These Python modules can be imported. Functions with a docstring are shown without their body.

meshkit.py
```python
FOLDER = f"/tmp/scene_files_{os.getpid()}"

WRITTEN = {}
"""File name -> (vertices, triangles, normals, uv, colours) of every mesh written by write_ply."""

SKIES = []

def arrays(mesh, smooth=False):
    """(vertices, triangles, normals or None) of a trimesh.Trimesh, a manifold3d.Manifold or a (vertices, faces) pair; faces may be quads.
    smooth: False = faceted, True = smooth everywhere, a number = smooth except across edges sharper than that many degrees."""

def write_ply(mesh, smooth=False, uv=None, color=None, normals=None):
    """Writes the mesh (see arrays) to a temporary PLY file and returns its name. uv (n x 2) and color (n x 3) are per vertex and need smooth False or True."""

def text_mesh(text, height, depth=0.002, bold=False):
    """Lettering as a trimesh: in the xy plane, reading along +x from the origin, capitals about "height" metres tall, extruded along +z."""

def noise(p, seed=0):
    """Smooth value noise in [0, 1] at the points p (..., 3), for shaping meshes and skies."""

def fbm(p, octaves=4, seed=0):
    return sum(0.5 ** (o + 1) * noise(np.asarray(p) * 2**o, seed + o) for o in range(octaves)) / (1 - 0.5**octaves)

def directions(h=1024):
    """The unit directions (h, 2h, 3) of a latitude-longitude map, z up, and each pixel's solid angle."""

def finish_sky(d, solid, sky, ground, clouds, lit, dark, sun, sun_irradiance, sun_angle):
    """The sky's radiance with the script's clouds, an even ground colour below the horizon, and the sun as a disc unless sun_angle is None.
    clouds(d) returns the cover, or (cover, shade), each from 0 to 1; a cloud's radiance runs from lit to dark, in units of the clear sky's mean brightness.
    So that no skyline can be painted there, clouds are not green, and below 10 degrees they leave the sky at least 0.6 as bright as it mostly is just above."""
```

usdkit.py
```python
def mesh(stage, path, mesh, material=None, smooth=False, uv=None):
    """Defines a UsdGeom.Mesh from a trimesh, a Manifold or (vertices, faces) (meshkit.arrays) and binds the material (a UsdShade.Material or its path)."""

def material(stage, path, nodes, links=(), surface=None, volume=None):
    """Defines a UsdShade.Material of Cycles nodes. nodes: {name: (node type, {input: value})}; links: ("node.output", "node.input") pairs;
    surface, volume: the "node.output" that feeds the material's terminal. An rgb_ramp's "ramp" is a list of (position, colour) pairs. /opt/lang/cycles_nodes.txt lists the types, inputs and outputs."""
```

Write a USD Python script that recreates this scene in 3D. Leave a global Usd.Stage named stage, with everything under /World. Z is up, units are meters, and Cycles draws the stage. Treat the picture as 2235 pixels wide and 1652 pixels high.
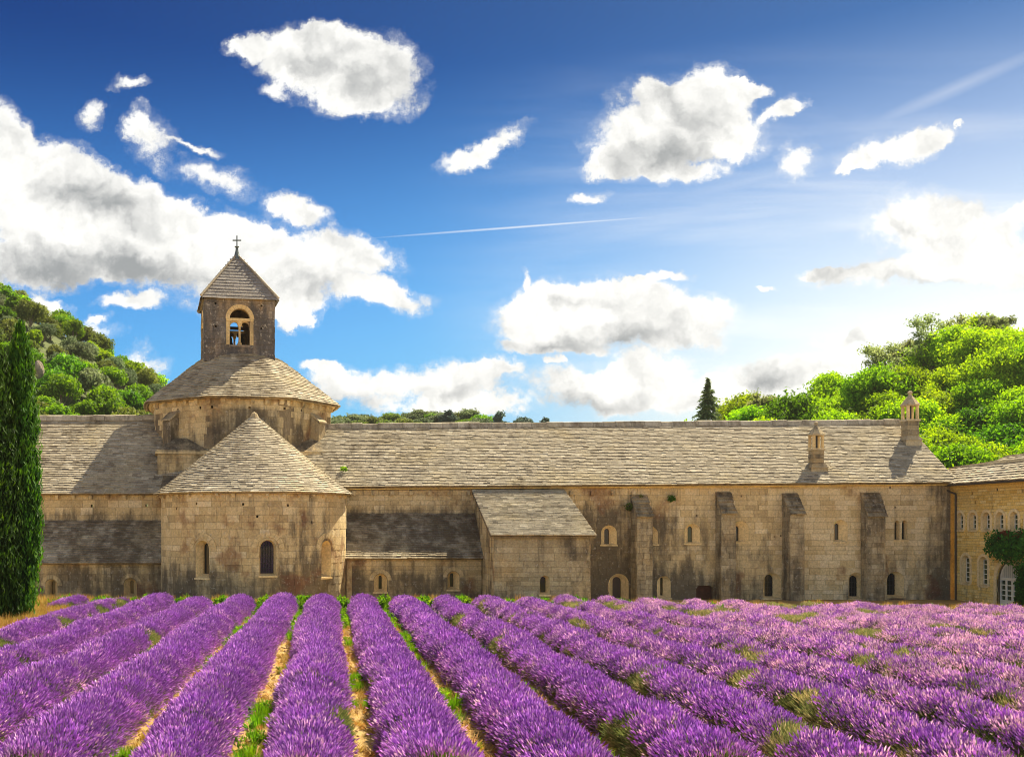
import math, random
import numpy as np, trimesh, usdkit
from shapely.geometry import Polygon, box as sbox
from shapely.ops import unary_union
from shapely import affinity
from meshkit import noise, fbm
from pxr import Usd, UsdGeom, UsdLux, UsdShade, Gf, Sdf, Vt

stage = Usd.Stage.CreateInMemory()
UsdGeom.SetStageUpAxis(stage, "Z"); UsdGeom.SetStageMetersPerUnit(stage, 1.0)
UsdGeom.Xform.Define(stage, "/World"); UsdGeom.Scope.Define(stage, "/World/Looks")
T = Sdf.ValueTypeNames

# ------------------------------------------------------------------ camera
FPX, CXP, CYP = 2200.0, 720.0, 1145.0          # focal length, optical axis (in 1/2235 of the picture's width)
CAMH = 3.5
cam = UsdGeom.Camera.Define(stage, "/World/camera")
FL = 30.0
cam.CreateFocalLengthAttr(FL); cam.CreateHorizontalApertureAttr(FL * 2235 / FPX); cam.CreateVerticalApertureAttr(FL * 1650 / FPX)
cam.CreateHorizontalApertureOffsetAttr(FL * (1117.5 - CXP) / FPX); cam.CreateVerticalApertureOffsetAttr(FL * (CYP - 825) / FPX)
cam.CreateClippingRangeAttr(Gf.Vec2f(0.1, 20000)); cam.CreateFStopAttr(0.0)
cam.AddTranslateOp().Set(Gf.Vec3d(0, 0, CAMH)); cam.AddRotateXOp().Set(90.0)
cam.CreateExposureAttr(1.7)

# ------------------------------------------------------------------ sun and sky
S = np.array([1.1, 1.25, 2.1]); S /= np.linalg.norm(S)
sun = UsdLux.DistantLight.Define(stage, "/World/sun")
sun.CreateIntensityAttr(0.96); sun.CreateAngleAttr(0.5); sun.CreateNormalizeAttr(True); sun.CreateColorAttr(Gf.Vec3f(1.0, 0.86, 0.62))
xa = np.cross([0, 0, 1], S); xa /= np.linalg.norm(xa); ya = np.cross(S, xa)
sun.AddTransformOp().Set(Gf.Matrix4d(*xa, 0, *ya, 0, *S, 0, 0, 0, 0, 1))

def sky_material():
    n, l = {}, []
    n["tc"] = ("texture_coordinate", {})
    n["sep"] = ("separate_xyz", {})
    l.append(("tc.generated", "sep.vector"))
    n["sky"] = ("sky_texture", {"sky_type": "single_scattering", "sun_disc": False, "sun_elevation": math.asin(S[2]), "sun_rotation": math.atan2(S[0], S[1]),
                                "altitude": 300.0, "air_density": 1.0, "aerosol_density": 1.2, "ozone_density": 2.0})
    cnt = [0]
    def math_(op, a, b=None, clamp=False, c=None):
        cnt[0] += 1; k = f"m{cnt[0]}"; inp = {"math_type": op, "use_clamp": clamp}
        for i, q in enumerate((a, b, c)):
            if q is None: continue
            if isinstance(q, str): l.append((q, f"{k}.value{i+1}"))
            else: inp[f"value{i+1}"] = float(q)
        n[k] = ("math", inp)
        return k + ".value"
    # direction as (u, v): tangents to the right of and above due north
    yy = math_("maximum", "sep.y", 0.05)
    n["uv"] = ("combine_xyz", {"z": 0.0})
    l.append((math_("divide", "sep.x", yy), "uv.x")); l.append((math_("divide", "sep.z", yy), "uv.y"))
    # billowing warp
    n["w1"] = ("noise_texture", {"dimensions": "3D", "scale": 16.0, "detail": 8.0, "roughness": 0.64})
    l.append(("uv.vector", "w1.vector"))
    n["ws"] = ("vector_math", {"math_type": "subtract", "vector2": (0.5, 0.5, 0.5)}); l.append(("w1.color", "ws.vector1"))
    n["wm"] = ("vector_math", {"math_type": "scale", "scale": 0.06}); l.append(("ws.vector", "wm.vector1"))
    n["wa"] = ("vector_math", {"math_type": "add"}); l.append(("uv.vector", "wa.vector1")); l.append(("wm.vector", "wa.vector2"))
    n["fn"] = ("noise_texture", {"dimensions": "3D", "scale": 30.0, "detail": 9.0, "roughness": 0.72}); l.append(("uv.vector", "fn.vector"))
    def blobs(lst, tag):
        tot = None
        for i, e in enumerate(lst):
            x, y, rx, ry = e[:4]; rot = e[4] if len(e) > 4 else 0.0; wgt = e[5] if len(e) > 5 else 1.0
            k = f"{tag}{i}"
            n[k] = ("mapping", {"mapping_type": "texture", "location": ((x - CXP) / FPX, (CYP - y) / FPX, 0), "rotation": (0, 0, math.radians(rot)), "scale": (rx / FPX, ry / FPX, 1.0)})
            l.append(("wa.vector", f"{k}.vector"))
            n[k + "g"] = ("gradient_texture", {"gradient_type": "spherical"}); l.append((f"{k}.vector", f"{k}g.vector"))
            if tot is None: tot = math_("multiply", f"{k}g.fac", wgt)
            else: tot = math_("multiply_add", f"{k}g.fac", wgt, False, tot)
        return tot
    cover = blobs([
        (740,140,190,105), (640,120,120,75), (820,185,125,95), (535,98,62,34,25), (720,85,110,50), (770,225,90,50), (600,207,57,20,0,.62),
        (50,440,230,150,-20), (230,490,260,130,-15), (430,560,290,120,-10), (660,585,240,90,-8), (850,645,130,38,-8), (15,285,60,70), (110,360,170,70,-20), (780,545,130,55,-15), (640,665,80,48), (90,575,220,60), (290,445,150,70,-25), (500,500,140,60,-15),
        (330,305,75,68,-40,.62), (300,275,37,56,0,.62), (460,388,137,42,-12,.62), (645,462,95,44,-12), (285,655,85,28), (283,182,57,21,10,.62), (205,265,32,45,0,.62), (430,325,75,13,-10,.62), 
        (1000,350,68,27,15,.62), (1095,300,93,30,18,.62), (1050,325,75,30,20,.62),
        (1480,265,190,120), (1560,220,100,85), (1400,310,150,75), (1320,362,60,34), (1600,300,100,70), (1715,250,70,26,20), (1735,230,37,30,0,.62), (1450,375,150,30), (1425,205,50,40), (1640,195,60,18,-10), (1290,432,56,17,10,.62),
        (1740,352,72,42,25,.62), (1940,330,135,50,12), (2030,295,62,32), (1860,365,55,17), (2095,280,18,10),
        (2010,485,160,95), (2130,530,170,85), (1960,600,240,44,3), (2190,585,150,60), (2235,470,40,30), (1800,595,70,20),
        (1180,690,150,85), (1330,690,260,95), (1500,705,140,75), (1440,610,85,17,5), (1200,758,140,24), (1330,650,120,50), (1150,615,17,37,0,.62),
        (760,840,140,52), (980,830,180,55), (1080,805,80,30), (1300,840,190,62), (1500,855,220,55), (1000,885,260,34), (1720,815,190,50), (1208,790,18,14), (1420,800,120,40), (700,805,60,20),
        (110,655,80,28,-12), (195,720,93,33,-12,.62), (315,790,70,42,0,.62), (220,694,40,15,0,.62), (640,660,60,45), (1650,860,160,50), (1860,740,120,18), (1670,635,34,9)], "c")
    shade = blobs([(110,580,230,60,-3,1.5), (300,575,170,50,-12,1.2), (480,610,120,45,0,.8), (200,440,220,50,-18,.8), (780,175,140,90,0,.75), (640,150,100,50,0,.55), (1450,340,150,60,0,1.1), (1540,250,80,70,0,.3),
                   (1200,760,170,34,0,1.2), (1360,740,170,40,0,.9), (1250,665,120,22,0,.6), (1960,500,70,40,0,.9), (2060,535,110,40,0,.6), (2050,625,180,22,0,.5), (800,875,180,35,0,.8), (1320,875,160,34,0,1.0), (980,850,120,24,0,.6), (700,630,140,30,-8,.4), (1680,830,120,30,0,.5)], "s")
    fnc = math_("subtract", "fn.fac", 0.5)
    f0 = math_("multiply_add", fnc, 1.15, False, cover)
    n["edge"] = ("map_range", {"range_type": "smoothstep", "from_min": 0.13, "from_max": 0.52, "to_min": 0.0, "to_max": 1.0, "clamp": True})
    l.append((f0, "edge.value"))
    n["msk"] = ("map_range", {"range_type": "smoothstep", "from_min": 0.0, "from_max": 0.10, "clamp": True}); l.append((cover, "msk.value"))
    n["veil"] = ("map_range", {"range_type": "smoothstep", "from_min": -0.05, "from_max": 0.40, "to_max": 0.5, "clamp": True}); l.append((f0, "veil.value"))
    veil = math_("multiply", math_("multiply", "veil.result", "fn.fac"), math_("greater_than", cover, 0.002))
    # unseen clouds elsewhere: fair-weather cumulus from noise, cover thickened to brighten the shaded walls
    n["gn"] = ("noise_texture", {"dimensions": "3D", "scale": 3.4, "detail": 8.0, "roughness": 0.58}); l.append(("tc.generated", "gn.vector"))
    n["ge"] = ("map_range", {"range_type": "smoothstep", "from_min": 0.48, "from_max": 0.62, "clamp": True}); l.append(("gn.fac", "ge.value"))
    # outside the part of the sky described above
    n["au"] = ("separate_xyz", {}); l.append(("uv.vector", "au.vector"))
    du = math_("absolute", math_("subtract", "au.x", (1117 - CXP) / FPX)); dv = math_("absolute", math_("subtract", "au.y", 0.26))
    n["mu"] = ("map_range", {"range_type": "smoothstep", "from_min": 0.53, "from_max": 0.7, "clamp": True}); l.append((du, "mu.value"))
    n["mv"] = ("map_range", {"range_type": "smoothstep", "from_min": 0.28, "from_max": 0.45, "clamp": True}); l.append((dv, "mv.value"))
    n["my"] = ("map_range", {"range_type": "smoothstep", "from_min": 0.25, "from_max": 0.1, "clamp": True}); l.append(("sep.y", "my.value"))
    out = math_("maximum", math_("maximum", "mu.result", "mv.result"), "my.result")
    up = math_("multiply", math_("greater_than", "sep.z", 0.03), out)
    cov = math_("maximum", math_("multiply", math_("maximum", "edge.result", veil), "msk.result"), math_("multiply", "ge.result", up), True)
    # thin cirrus: stretched noise
    n["cm"] = ("mapping", {"mapping_type": "point", "rotation": (0, 0, math.radians(-17)), "scale": (2.0, 17.0, 1.0)}); l.append(("uv.vector", "cm.vector"))
    n["cn"] = ("noise_texture", {"dimensions": "3D", "scale": 1.0, "detail": 6.0, "roughness": 0.55, "distortion": 0.4}); l.append(("cm.vector", "cn.vector"))
    n["ce"] = ("map_range", {"range_type": "smoothstep", "from_min": 0.42, "from_max": 0.80, "to_max": 0.55, "clamp": True}); l.append(("cn.fac", "ce.value"))
    n["cz"] = ("map_range", {"range_type": "smoothstep", "from_min": 0.05, "from_max": 0.45, "clamp": True}); l.append(("au.x", "cz.value"))
    n["cv"] = ("map_range", {"range_type": "smoothstep", "from_min": 0.50, "from_max": 0.30, "clamp": True}); l.append(("au.y", "cv.value"))
    cir = math_("multiply", math_("multiply", "ce.result", "cz.result"), "cv.result")
    def streak(x, y, rx, ry, rot, w, tag):
        n[tag] = ("mapping", {"mapping_type": "texture", "location": ((x - CXP) / FPX, (CYP - y) / FPX, 0), "rotation": (0, 0, math.radians(rot)), "scale": (rx / FPX, ry / FPX, 1.0)})
        l.append(("uv.vector", tag + ".vector")); n[tag + "g"] = ("gradient_texture", {"gradient_type": "spherical"}); l.append((tag + ".vector", tag + "g.vector"))
        return math_("multiply", tag + "g.fac", w)
    for args in ((1170, 492, 390, 3.4, 4.3, .6, "tr1"), (2090, 190, 330, 20, 24, .20, "tr2"), (1650, 390, 420, 26, 14, .16, "tr3")):
        cir = math_("maximum", cir, streak(*args))
    # sky colour, deepened as through a polarising filter
    n["hs"] = ("hsv", {"hue": 0.502, "saturation": 1.5, "value": 1.0, "fac": 1.0}); l.append(("sky.color", "hs.color"))
    n["mul"] = ("mix", {"mix_type": "multiply", "fac": 1.0, "color2": SKYMUL}); l.append(("hs.color", "mul.color1"))
    n["pale"] = ("map_range", {"range_type": "smoothstep", "from_min": 0.46, "from_max": 0.0, "to_max": 0.72, "clamp": True}); l.append(("sep.z", "pale.value"))
    n["dk"] = ("map_range", {"range_type": "smoothstep", "from_min": 0.14, "from_max": 0.48, "clamp": True}); l.append(("sep.z", "dk.value"))
    n["dkc"] = ("mix", {"mix_type": "mix", "color1": (1.15, 1.15, 1.15), "color2": (.0, .30, .40)}); l.append(("dk.result", "dkc.fac"))
    n["mul2"] = ("mix", {"mix_type": "multiply", "fac": 1.0}); l.append(("mul.color", "mul2.color1")); l.append(("dkc.color", "mul2.color2"))
    n["pz"] = ("map_range", {"range_type": "smoothstep", "from_min": 0.05, "from_max": 0.55, "clamp": True}); l.append(("sep.x", "pz.value"))
    n["pc"] = ("mix", {"mix_type": "mix", "color1": SKYPALE, "color2": (5.8, 5.8, 5.2)}); l.append(("pz.result", "pc.fac"))
    n["hz"] = ("mix", {"mix_type": "mix"}); l.append(("pc.color", "hz.color2")); l.append(("mul2.color", "hz.color1")); 
    n["sd"] = ("vector_math", {"math_type": "dot_product", "vector2": tuple(S)}); l.append(("tc.generated", "sd.vector1"))
    n["au2"] = ("map_range", {"range_type": "smoothstep", "from_min": 0.6, "from_max": 1.0, "to_min": 0.0, "to_max": 0.75, "clamp": True}); l.append(("sd.value", "au2.value"))
    n["az"] = ("map_range", {"range_type": "smoothstep", "from_min": -0.3, "from_max": 0.6, "to_min": 0.7, "to_max": 1.85, "clamp": True}); l.append(("sep.x", "az.value"))
    l.append((math_("maximum", math_("multiply", "pale.result", "az.result"), math_("multiply", "au2.result", 0.07), True), "hz.fac"))
    n["ci"] = ("mix", {"mix_type": "mix", "color2": CLOUDLIT}); l.append(("hz.color", "ci.color1")); l.append((cir, "ci.fac"))
    # billows: the side of each lump away from the sun is greyer
    embs = []
    for q, (sc_, off, amp) in enumerate(((9.0, (0.020, 0.036, 0.0), 1.7), (26.0, (0.006, 0.011, 0.0), 1.2))):
        n[f"ea{q}"] = ("noise_texture", {"dimensions": "3D", "scale": sc_, "detail": 5.0, "roughness": 0.55}); l.append(("wa.vector", f"ea{q}.vector"))
        n[f"eo{q}"] = ("vector_math", {"math_type": "add", "vector2": off}); l.append(("wa.vector", f"eo{q}.vector1"))
        n[f"eb{q}"] = ("noise_texture", {"dimensions": "3D", "scale": sc_, "detail": 5.0, "roughness": 0.55}); l.append((f"eo{q}.vector", f"eb{q}.vector"))
        embs.append(math_("multiply", math_("subtract", f"eb{q}.fac", f"ea{q}.fac"), amp))
    emb = math_("add", embs[0], embs[1])
    deep = math_("multiply", math_("subtract", cover, 0.40, True), 0.10)
    sn = math_("add", math_("add", math_("multiply", shade, math_("multiply_add", "w1.fac", 1.6, False, 0.0)), emb), deep)
    n["sm"] = ("map_range", {"range_type": "smoothstep", "from_min": -0.32, "from_max": 1.15, "to_max": 1.0, "clamp": True}); l.append((sn, "sm.value"))
    n["cc"] = ("mix", {"mix_type": "mix", "color1": CLOUDLIT, "color2": CLOUDDARK}); l.append(("sm.result", "cc.fac"))
    n["fm"] = ("mix", {"mix_type": "mix"}); l.append(("ci.color", "fm.color1")); l.append(("cc.color", "fm.color2")); l.append((cov, "fm.fac"))
    n["bg"] = ("background_shader", {"strength": 0.06}); l.append(("fm.color", "bg.color"))
    return usdkit.material(stage, "/World/Looks/sky", n, l, surface="bg.background")
SKYMUL = (0.04, 0.42, 0.62); SKYPALE = (1.5, 3.2, 4.6); CLOUDLIT = (5.9, 5.85, 5.6); CLOUDDARK = (1.9, 2.0, 2.05)
HAZED = 0.00008
dome = UsdLux.DomeLight.Define(stage, "/World/sky")
UsdShade.MaterialBindingAPI.Apply(dome.GetPrim()).Bind(sky_material())
dome.GetPrim().SetCustomDataByKey("kind", "structure")

# ------------------------------------------------------------------ helpers
used = {}
def numbered(parent, name):
    k = used.get((parent, name), 0); used[(parent, name)] = k + 1
    return f"{parent}/{name}" if k == 0 else f"{parent}/{name}_{k:03d}"
def tag(prim, label=None, cat=None, group=None, kind=None):
    for k, v in (("label", label), ("category", cat), ("group", group), ("kind", kind)):
        if v: prim.SetCustomDataByKey(k, v)
    return prim
def xf(name, parent="/World", loc=None, **kw):
    p = numbered(parent, name); x = UsdGeom.Xform.Define(stage, p)
    if loc is not None: x.AddTranslateOp().Set(Gf.Vec3d(*map(float, loc)))
    tag(x.GetPrim(), **kw)
    return p
def put(name, v, f, mat, parent="/World", attrs=None, smooth=False, loc=None, **kw):
    """one Mesh prim of triangles; attrs: {primvar: per-vertex values}"""
    p = numbered(parent, name); m = UsdGeom.Mesh.Define(stage, p)
    v = np.asarray(v, np.float32); f = np.asarray(f, np.int32)
    m.CreatePointsAttr(Vt.Vec3fArray.FromNumpy(np.ascontiguousarray(v)))
    m.CreateFaceVertexCountsAttr(Vt.IntArray.FromNumpy(np.full(len(f), f.shape[1], np.int32)))
    m.CreateFaceVertexIndicesAttr(Vt.IntArray.FromNumpy(np.ascontiguousarray(f.ravel())))
    m.CreateSubdivisionSchemeAttr("none")
    if smooth:
        t = f[:, :3]; n = np.zeros((len(v), 3)); fn = np.cross(v[t[:, 1]] - v[t[:, 0]], v[t[:, 2]] - v[t[:, 0]])
        for k in range(f.shape[1]): np.add.at(n, f[:, k], fn)
        n /= np.linalg.norm(n, axis=1, keepdims=True) + 1e-12
        m.CreateNormalsAttr(Vt.Vec3fArray.FromNumpy(n.astype(np.float32))); m.SetNormalsInterpolation("vertex")
    api = UsdGeom.PrimvarsAPI(m)
    for k, a in (attrs or {}).items():
        api.CreatePrimvar(k, T.FloatArray, "vertex").Set(Vt.FloatArray.FromNumpy(np.broadcast_to(np.asarray(a, np.float32), (len(v),)).copy()))
    UsdShade.MaterialBindingAPI.Apply(m.GetPrim()).Bind(mat)
    if loc is not None: m.AddTranslateOp().Set(Gf.Vec3d(*map(float, loc)))
    tag(m.GetPrim(), **kw)
    return p
def joined(parts):
    vs, fs, n = [], [], 0
    for v, f in parts:
        v = np.asarray(v, float); f = np.asarray(f, int)
        if f.shape[1] == 4: f = np.vstack([f[:, [0, 1, 2]], f[:, [0, 2, 3]]])
        vs.append(v); fs.append(f + n); n += len(v)
    return np.vstack(vs), np.vstack(fs)
BOXF = np.array([[0,2,1],[0,3,2],[4,5,6],[4,6,7],[0,1,5],[0,5,4],[1,2,6],[1,6,5],[2,3,7],[2,7,6],[3,0,4],[3,4,7]])
def hexa(c): return np.asarray(c, float), BOXF            # corners: 4 below, 4 above
def bx(x0, x1, y0, y1, z0, z1):
    return hexa([[x0,y0,z0],[x1,y0,z0],[x1,y1,z0],[x0,y1,z0],[x0,y0,z1],[x1,y0,z1],[x1,y1,z1],[x0,y1,z1]])
def tube(points, radii, sides=6, cap=True):
    p = np.asarray(points, float); r = np.broadcast_to(np.asarray(radii, float), (len(p),))
    t = np.gradient(p, axis=0); t /= np.linalg.norm(t, axis=1, keepdims=True) + 1e-12
    ref = np.where(np.abs(t[:, 2:]) < 0.9, [[0, 0, 1.0]], [[1.0, 0, 0]])
    a = np.cross(t, ref); a /= np.linalg.norm(a, axis=1, keepdims=True); b = np.cross(t, a)
    ang = np.arange(sides) * 2 * math.pi / sides
    v = p[:, None] + r[:, None, None] * (np.cos(ang)[None, :, None] * a[:, None] + np.sin(ang)[None, :, None] * b[:, None])
    i, j = np.meshgrid(np.arange(len(p) - 1), np.arange(sides), indexing="ij")
    q = np.stack([i * sides + j, i * sides + (j + 1) % sides, (i + 1) * sides + (j + 1) % sides, (i + 1) * sides + j], -1).reshape(-1, 4)
    f = np.vstack([q[:, [0, 1, 2]], q[:, [0, 2, 3]]]); v = v.reshape(-1, 3)
    if cap:
        n = len(v); v = np.vstack([v, p[:1], p[-1:]]); k = np.arange(sides); o = (len(p) - 1) * sides
        f = np.vstack([f, np.stack([np.full(sides, n), (k + 1) % sides, k], 1), np.stack([np.full(sides, n + 1), o + k, o + (k + 1) % sides], 1)])
    return v, f
def lathe(profile, sides=24, centre=(0, 0, 0)):
    pr = np.asarray(profile, float); a = np.arange(sides) * 2 * math.pi / sides
    v = np.stack([pr[:, None, 0] * np.cos(a), pr[:, None, 0] * np.sin(a), np.broadcast_to(pr[:, None, 1], (len(pr), sides))], -1).reshape(-1, 3) + centre
    i, j = np.meshgrid(np.arange(len(pr) - 1), np.arange(sides), indexing="ij")
    q = np.stack([i * sides + j, i * sides + (j + 1) % sides, (i + 1) * sides + (j + 1) % sides, (i + 1) * sides + j], -1).reshape(-1, 4)
    return v, np.vstack([q[:, [0, 1, 2]], q[:, [0, 2, 3]]])
def sm(a, b, x): t = np.clip((np.asarray(x, float) - a) / (b - a), 0, 1); return t * t * (3 - 2 * t)

# ------------------------------------------------------------------ materials
def stone_material(name, ramp, dark=(.075, .062, .048), rough=0.93, spots=0.5, red=0.0, bumpd=0.03, warm=(.52, .33, .12)):
    n = {"g": ("geometry", {}), "t": ("attribute", {"attribute": "tone"}), "s": ("attribute", {"attribute": "stain"}),
         "r": ("rgb_ramp", {"ramp": ramp}),
         "n1": ("noise_texture", {"scale": 0.55, "detail": 5.0, "roughness": 0.6}), "n2": ("noise_texture", {"scale": 9.0, "detail": 8.0, "roughness": 0.7}),
         "mp": ("mapping", {"mapping_type": "point", "scale": (1.0, 1.0, 0.42)}), "mq": ("mapping", {"mapping_type": "point", "scale": (1.0, 1.0, 0.09)}), "n6": ("noise_texture", {"scale": 2.6, "detail": 6.0, "roughness": 0.6}), "b9": ("math", {"math_type": "multiply_add", "value2": 1.0, "value3": -0.5}), "b8": ("math", {"math_type": "add"}), "n3": ("noise_texture", {"scale": 1.1, "detail": 8.0, "roughness": 0.66}),
         "n4": ("noise_texture", {"scale": 5.0, "detail": 7.0, "roughness": 0.75}), "n5": ("noise_texture", {"scale": 0.42, "detail": 4.0, "roughness": 0.6}),
         "a0": ("math", {"math_type": "multiply_add", "value2": 0.5, "value3": -0.25}), "a1": ("math", {"math_type": "add"}),
         "wm": ("map_range", {"range_type": "smoothstep", "from_min": 0.45, "from_max": 0.75, "to_max": 0.55, "clamp": True}), "wx": ("mix", {"mix_type": "mix", "color2": warm}),
         "v0": ("map_range", {"from_min": 0.25, "from_max": 0.75, "to_min": 0.62, "to_max": 1.3, "clamp": True}), "vm": ("mix", {"mix_type": "multiply", "fac": 1.0}),
         "b0": ("math", {"math_type": "multiply_add", "value2": 1.7, "value3": -0.85}), "b1": ("math", {"math_type": "add"}),
         "b2": ("map_range", {"range_type": "smoothstep", "from_min": 0.05, "from_max": 0.66, "to_max": 0.86, "clamp": True}),
         "dk": ("mix", {"mix_type": "mix", "color2": dark}),
         "c0": ("map_range", {"range_type": "smoothstep", "from_min": 0.57, "from_max": 0.63, "to_max": spots, "clamp": True}), "c1": ("mix", {"mix_type": "mix", "color2": (.50, .45, .36)}),
         "r0": ("map_range", {"range_type": "smoothstep", "from_min": 0.56, "from_max": 0.66, "to_max": red, "clamp": True}), "r1": ("mix", {"mix_type": "mix", "color2": (.16, .055, .035)}),
         "bh": ("math", {"math_type": "add"}), "bp": ("bump", {"strength": 0.8, "distance": bumpd}),
         "p": ("principled_bsdf", {"roughness": rough, "specular_ior_level": 0.2})}
    l = [("g.position", f"{k}.vector") for k in ("n1", "n2", "n4", "n5")] + [("g.position", "mp.vector"), ("mp.vector", "n3.vector"),
         ("n1.fac", "a0.value1"), ("t.fac", "a1.value1"), ("a0.value", "a1.value2"), ("a1.value", "r.fac"),
         ("n5.fac", "wm.value"), ("wm.result", "wx.fac"), ("r.color", "wx.color1"),
         ("n2.fac", "v0.value"), ("wx.color", "vm.color1"), ("v0.result", "vm.color2"),
         ("n3.fac", "b0.value1"), ("g.position", "mq.vector"), ("mq.vector", "n6.vector"), ("n6.fac", "b9.value1"), ("b0.value", "b8.value1"), ("b9.value", "b8.value2"), ("b8.value", "b1.value1"), ("s.fac", "b1.value2"), ("b1.value", "b2.value"), ("b2.result", "dk.fac"), ("vm.color", "dk.color1"),
         ("n5.fac", "r0.value"), ("r0.result", "r1.fac"), ("dk.color", "r1.color1"),
         ("n4.fac", "c0.value"), ("c0.result", "c1.fac"), ("r1.color", "c1.color1"), ("c1.color", "p.base_color"),
         ("n2.fac", "bh.value1"), ("n4.fac", "bh.value2"), ("bh.value", "bp.height"), ("bp.normal", "p.normal")]
    return usdkit.material(stage, "/World/Looks/" + name, n, l, surface="p.BSDF")
ASHLAR = [(0, (.45, .345, .185)), (.35, (.60, .465, .245)), (.65, (.68, .54, .30)), (1, (.76, .635, .40))]
M = {}
M["stone"] = stone_material("weathered_ashlar", ASHLAR, red=0.5)
M["tower_stone"] = stone_material("dark_tower_stone", [(0, (.17, .155, .14)), (.5, (.24, .215, .19)), (1, (.32, .29, .25))], dark=(.075, .07, .068), spots=0.75)
M["tower_roof"] = stone_material("grey_slab_stone", [(0, (.20, .19, .18)), (.5, (.29, .275, .255)), (1, (.38, .36, .33))], dark=(.10, .095, .09), spots=0.5, warm=(.25, .22, .18))
M["rubble"] = stone_material("grey_rubble_stone", [(0, (.30, .245, .15)), (.5, (.44, .36, .22)), (1, (.57, .48, .31))], spots=0.65, bumpd=0.05)
M["gold"] = stone_material("golden_house_stone", [(0, (.70, .45, .11)), (.5, (.84, .59, .18)), (1, (.88, .70, .32))], spots=0.2)
M["reveal"] = stone_material("pale_dressed_stone", [(0, (.72, .53, .24)), (1, (.80, .64, .36))], spots=0.1, bumpd=0.01, dark=(.2, .15, .09))
M["mortar"] = stone_material("mortar_joint", [(0, (.22, .17, .10)), (1, (.30, .23, .14))], spots=0.2)
M["tile"] = stone_material("stone_roof_tile", [(0, (.22, .19, .145)), (.3, (.36, .32, .24)), (.7, (.47, .42, .32)), (1, (.60, .555, .44))], spots=0.35, dark=(.13, .10, .065), warm=(.5, .42, .25), bumpd=0.015)
M["tile_dark"] = stone_material("old_dark_roof_tile", [(0, (.10, .085, .065)), (.5, (.18, .15, .115)), (1, (.29, .25, .20))], spots=0.3, dark=(.06, .05, .042), warm=(.2, .16, .1), bumpd=0.015)
def plain(name, col, rough=0.6, metallic=0.0, var=0.25, scale=6.0, bump=0.0):
    n = {"g": ("geometry", {}), "n": ("noise_texture", {"scale": scale, "detail": 6.0, "roughness": 0.65}), "v": ("map_range", {"from_min": .25, "from_max": .75, "to_min": 1 - var, "to_max": 1 + var}),
         "m": ("mix", {"mix_type": "multiply", "fac": 1.0, "color1": col}), "b": ("bump", {"strength": .6, "distance": bump}), "p": ("principled_bsdf", {"roughness": rough, "metallic": metallic, "specular_ior_level": 0.3})}
    l = [("g.position", "n.vector"), ("n.fac", "v.value"), ("v.result", "m.color2"), ("m.color", "p.base_color")]
    if bump: l += [("n.fac", "b.height"), ("b.normal", "p.normal")]
    return usdkit.material(stage, "/World/Looks/" + name, n, l, surface="p.BSDF")
M["iron"] = plain("wrought_iron", (.05, .048, .045), .55, 0.6)
M["iron_green"] = plain("weathered_metal", (.12, .15, .15), .5, 0.5)
M["bronze"] = plain("dark_bell_bronze", (.07, .06, .045), .4, 0.8)
M["wood_dark"] = plain("dark_beam_wood", (.06, .04, .028), .8)
M["door_brown"] = plain("rusty_brown_shutter", (.085, .035, .02), .8, var=.35)
M["white"] = plain("cream_white_paint", (.74, .70, .58), .55, var=.08)
M["pipe"] = plain("dark_drainpipe", (.07, .055, .04), .5)
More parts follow.
